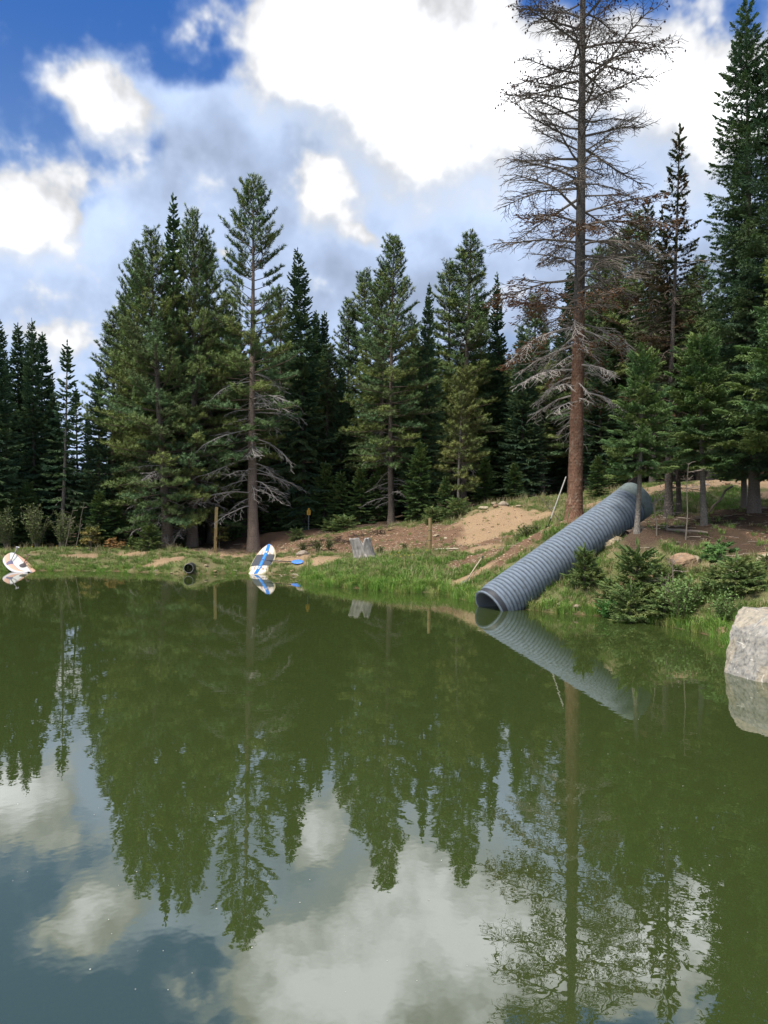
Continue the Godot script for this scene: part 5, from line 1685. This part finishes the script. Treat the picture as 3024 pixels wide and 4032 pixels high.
	for q in [[0.35, 22.8], [0.5, 22.7], [0.62, 22.9], [0.2, 23.0], [0.75, 22.4], [0.85, 22.3], [-13.2, 27.9], [-13.0, 27.8], [-12.8, 28.0], [-11.9, 28.0], [-11.2, 28.1], [-9.3, 28.1], [4.4, 15.6], [1.3, 23.2], [0.45, 23.1], [3.1, 21.0]]:
		y.append(Transform3D(Basis.from_scale(Vector3.ONE * 0.03), on_ground(q[0], q[1], 0.16)))
	scatter("dandelions", "small yellow dandelion flowers dotted in the grass", "flowers", bloom.mesh(), mats.twig, y, [Color(0.72, 0.55, 0.02)])
	# leafy scrub
	var willow := leafy(501, 1.6, 0.7, 26, 60, 0.075, Vector3(0.13, 0.16, 0.07), Color(0.2, 0.17, 0.14))
	for q in [[-14.2, 29.0, 1.0], [-13.2, 29.3, 1.05], [-12.2, 29.2, 0.85], [-15.4, 29.2, 1.1], [-11.3, 29.4, 0.6], [-16.5, 29.0, 1.0]]:
		put_shrub(willow, q[0], q[1], q[2], "willow_scrub", "olive willow scrub growing behind the grassy dam above the orange board", "willow scrub behind the grassy dam")
	var sallow := leafy(502, 0.8, 0.5, 22, 46, 0.06, Vector3(0.14, 0.22, 0.075), Color(0.14, 0.12, 0.08))
	put_shrub(sallow, 5.35, 13.75, 1.0, "willow_shrub", "feathery green willow shrub on the shore beside the boulder")
	put_shrub(sallow, 4.75, 14.55, 0.75, "willow_shrub", "small green willow shrub on the shore below the low firs")
	put_shrub(sallow, 5.75, 13.0, 0.7, "willow_shrub", "small willow shrub just behind the boulder")
	var fern := leafy(503, 0.42, 0.32, 16, 40, 0.085, Vector3(0.09, 0.21, 0.06), Color(0.09, 0.14, 0.05))
	for q in [[8.0, 14.4, 1.2], [8.3, 14.9, 1.3], [7.7, 14.0, 1.0], [4.4, 15.0, 0.8], [4.9, 14.75, 0.8], [8.2, 13.8, 1.2]]:
		put_shrub(fern, q[0], q[1], q[2], "leafy_herb", "bright green leafy herb growing on the grassy bank", "leafy herbs on the grassy bank")
	var weed := leafy(504, 0.4, 0.28, 14, 30, 0.05, Vector3(0.085, 0.11, 0.045), Color(0.12, 0.1, 0.07))
	for q in [[4.0, 21.6, 1.1], [4.2, 21.2, 0.7], [-2.3, 26.6, 1.1], [-1.9, 26.8, 1.0], [-2.8, 26.9, 0.9], [-0.1, 24.6, 0.8], [0.7, 25.3, 0.7], [3.9, 22.2, 0.7]]:
		put_shrub(weed, q[0], q[1], q[2], "weed_clump", "small olive weed clump growing on the bare dirt", "weed clumps on the bare dirt")
	# floating specks
	var s: Array[Transform3D] = []
	rng.seed = 66
	for i in 170:
		var d := 3.2 + 9.0 * pow(rng.randf(), 1.6)
		s.append(Transform3D(Basis(UP_, rng.randf() * TAU) * Basis.from_scale(Vector3.ONE * rng.randf_range(0.0012, 0.0038)), Vector3(rng.randf_range(-0.5, 0.5) * d, 0.001, -d)))
	scatter("floating_specks", "tiny pale specks of fluff floating on the pond", "specks", bloom.mesh(), mats.twig, s, [Color(0.6, 0.6, 0.56), Color(0.4, 0.4, 0.36)])
	for k in [willow, sallow, fern, weed]:
		k.free()
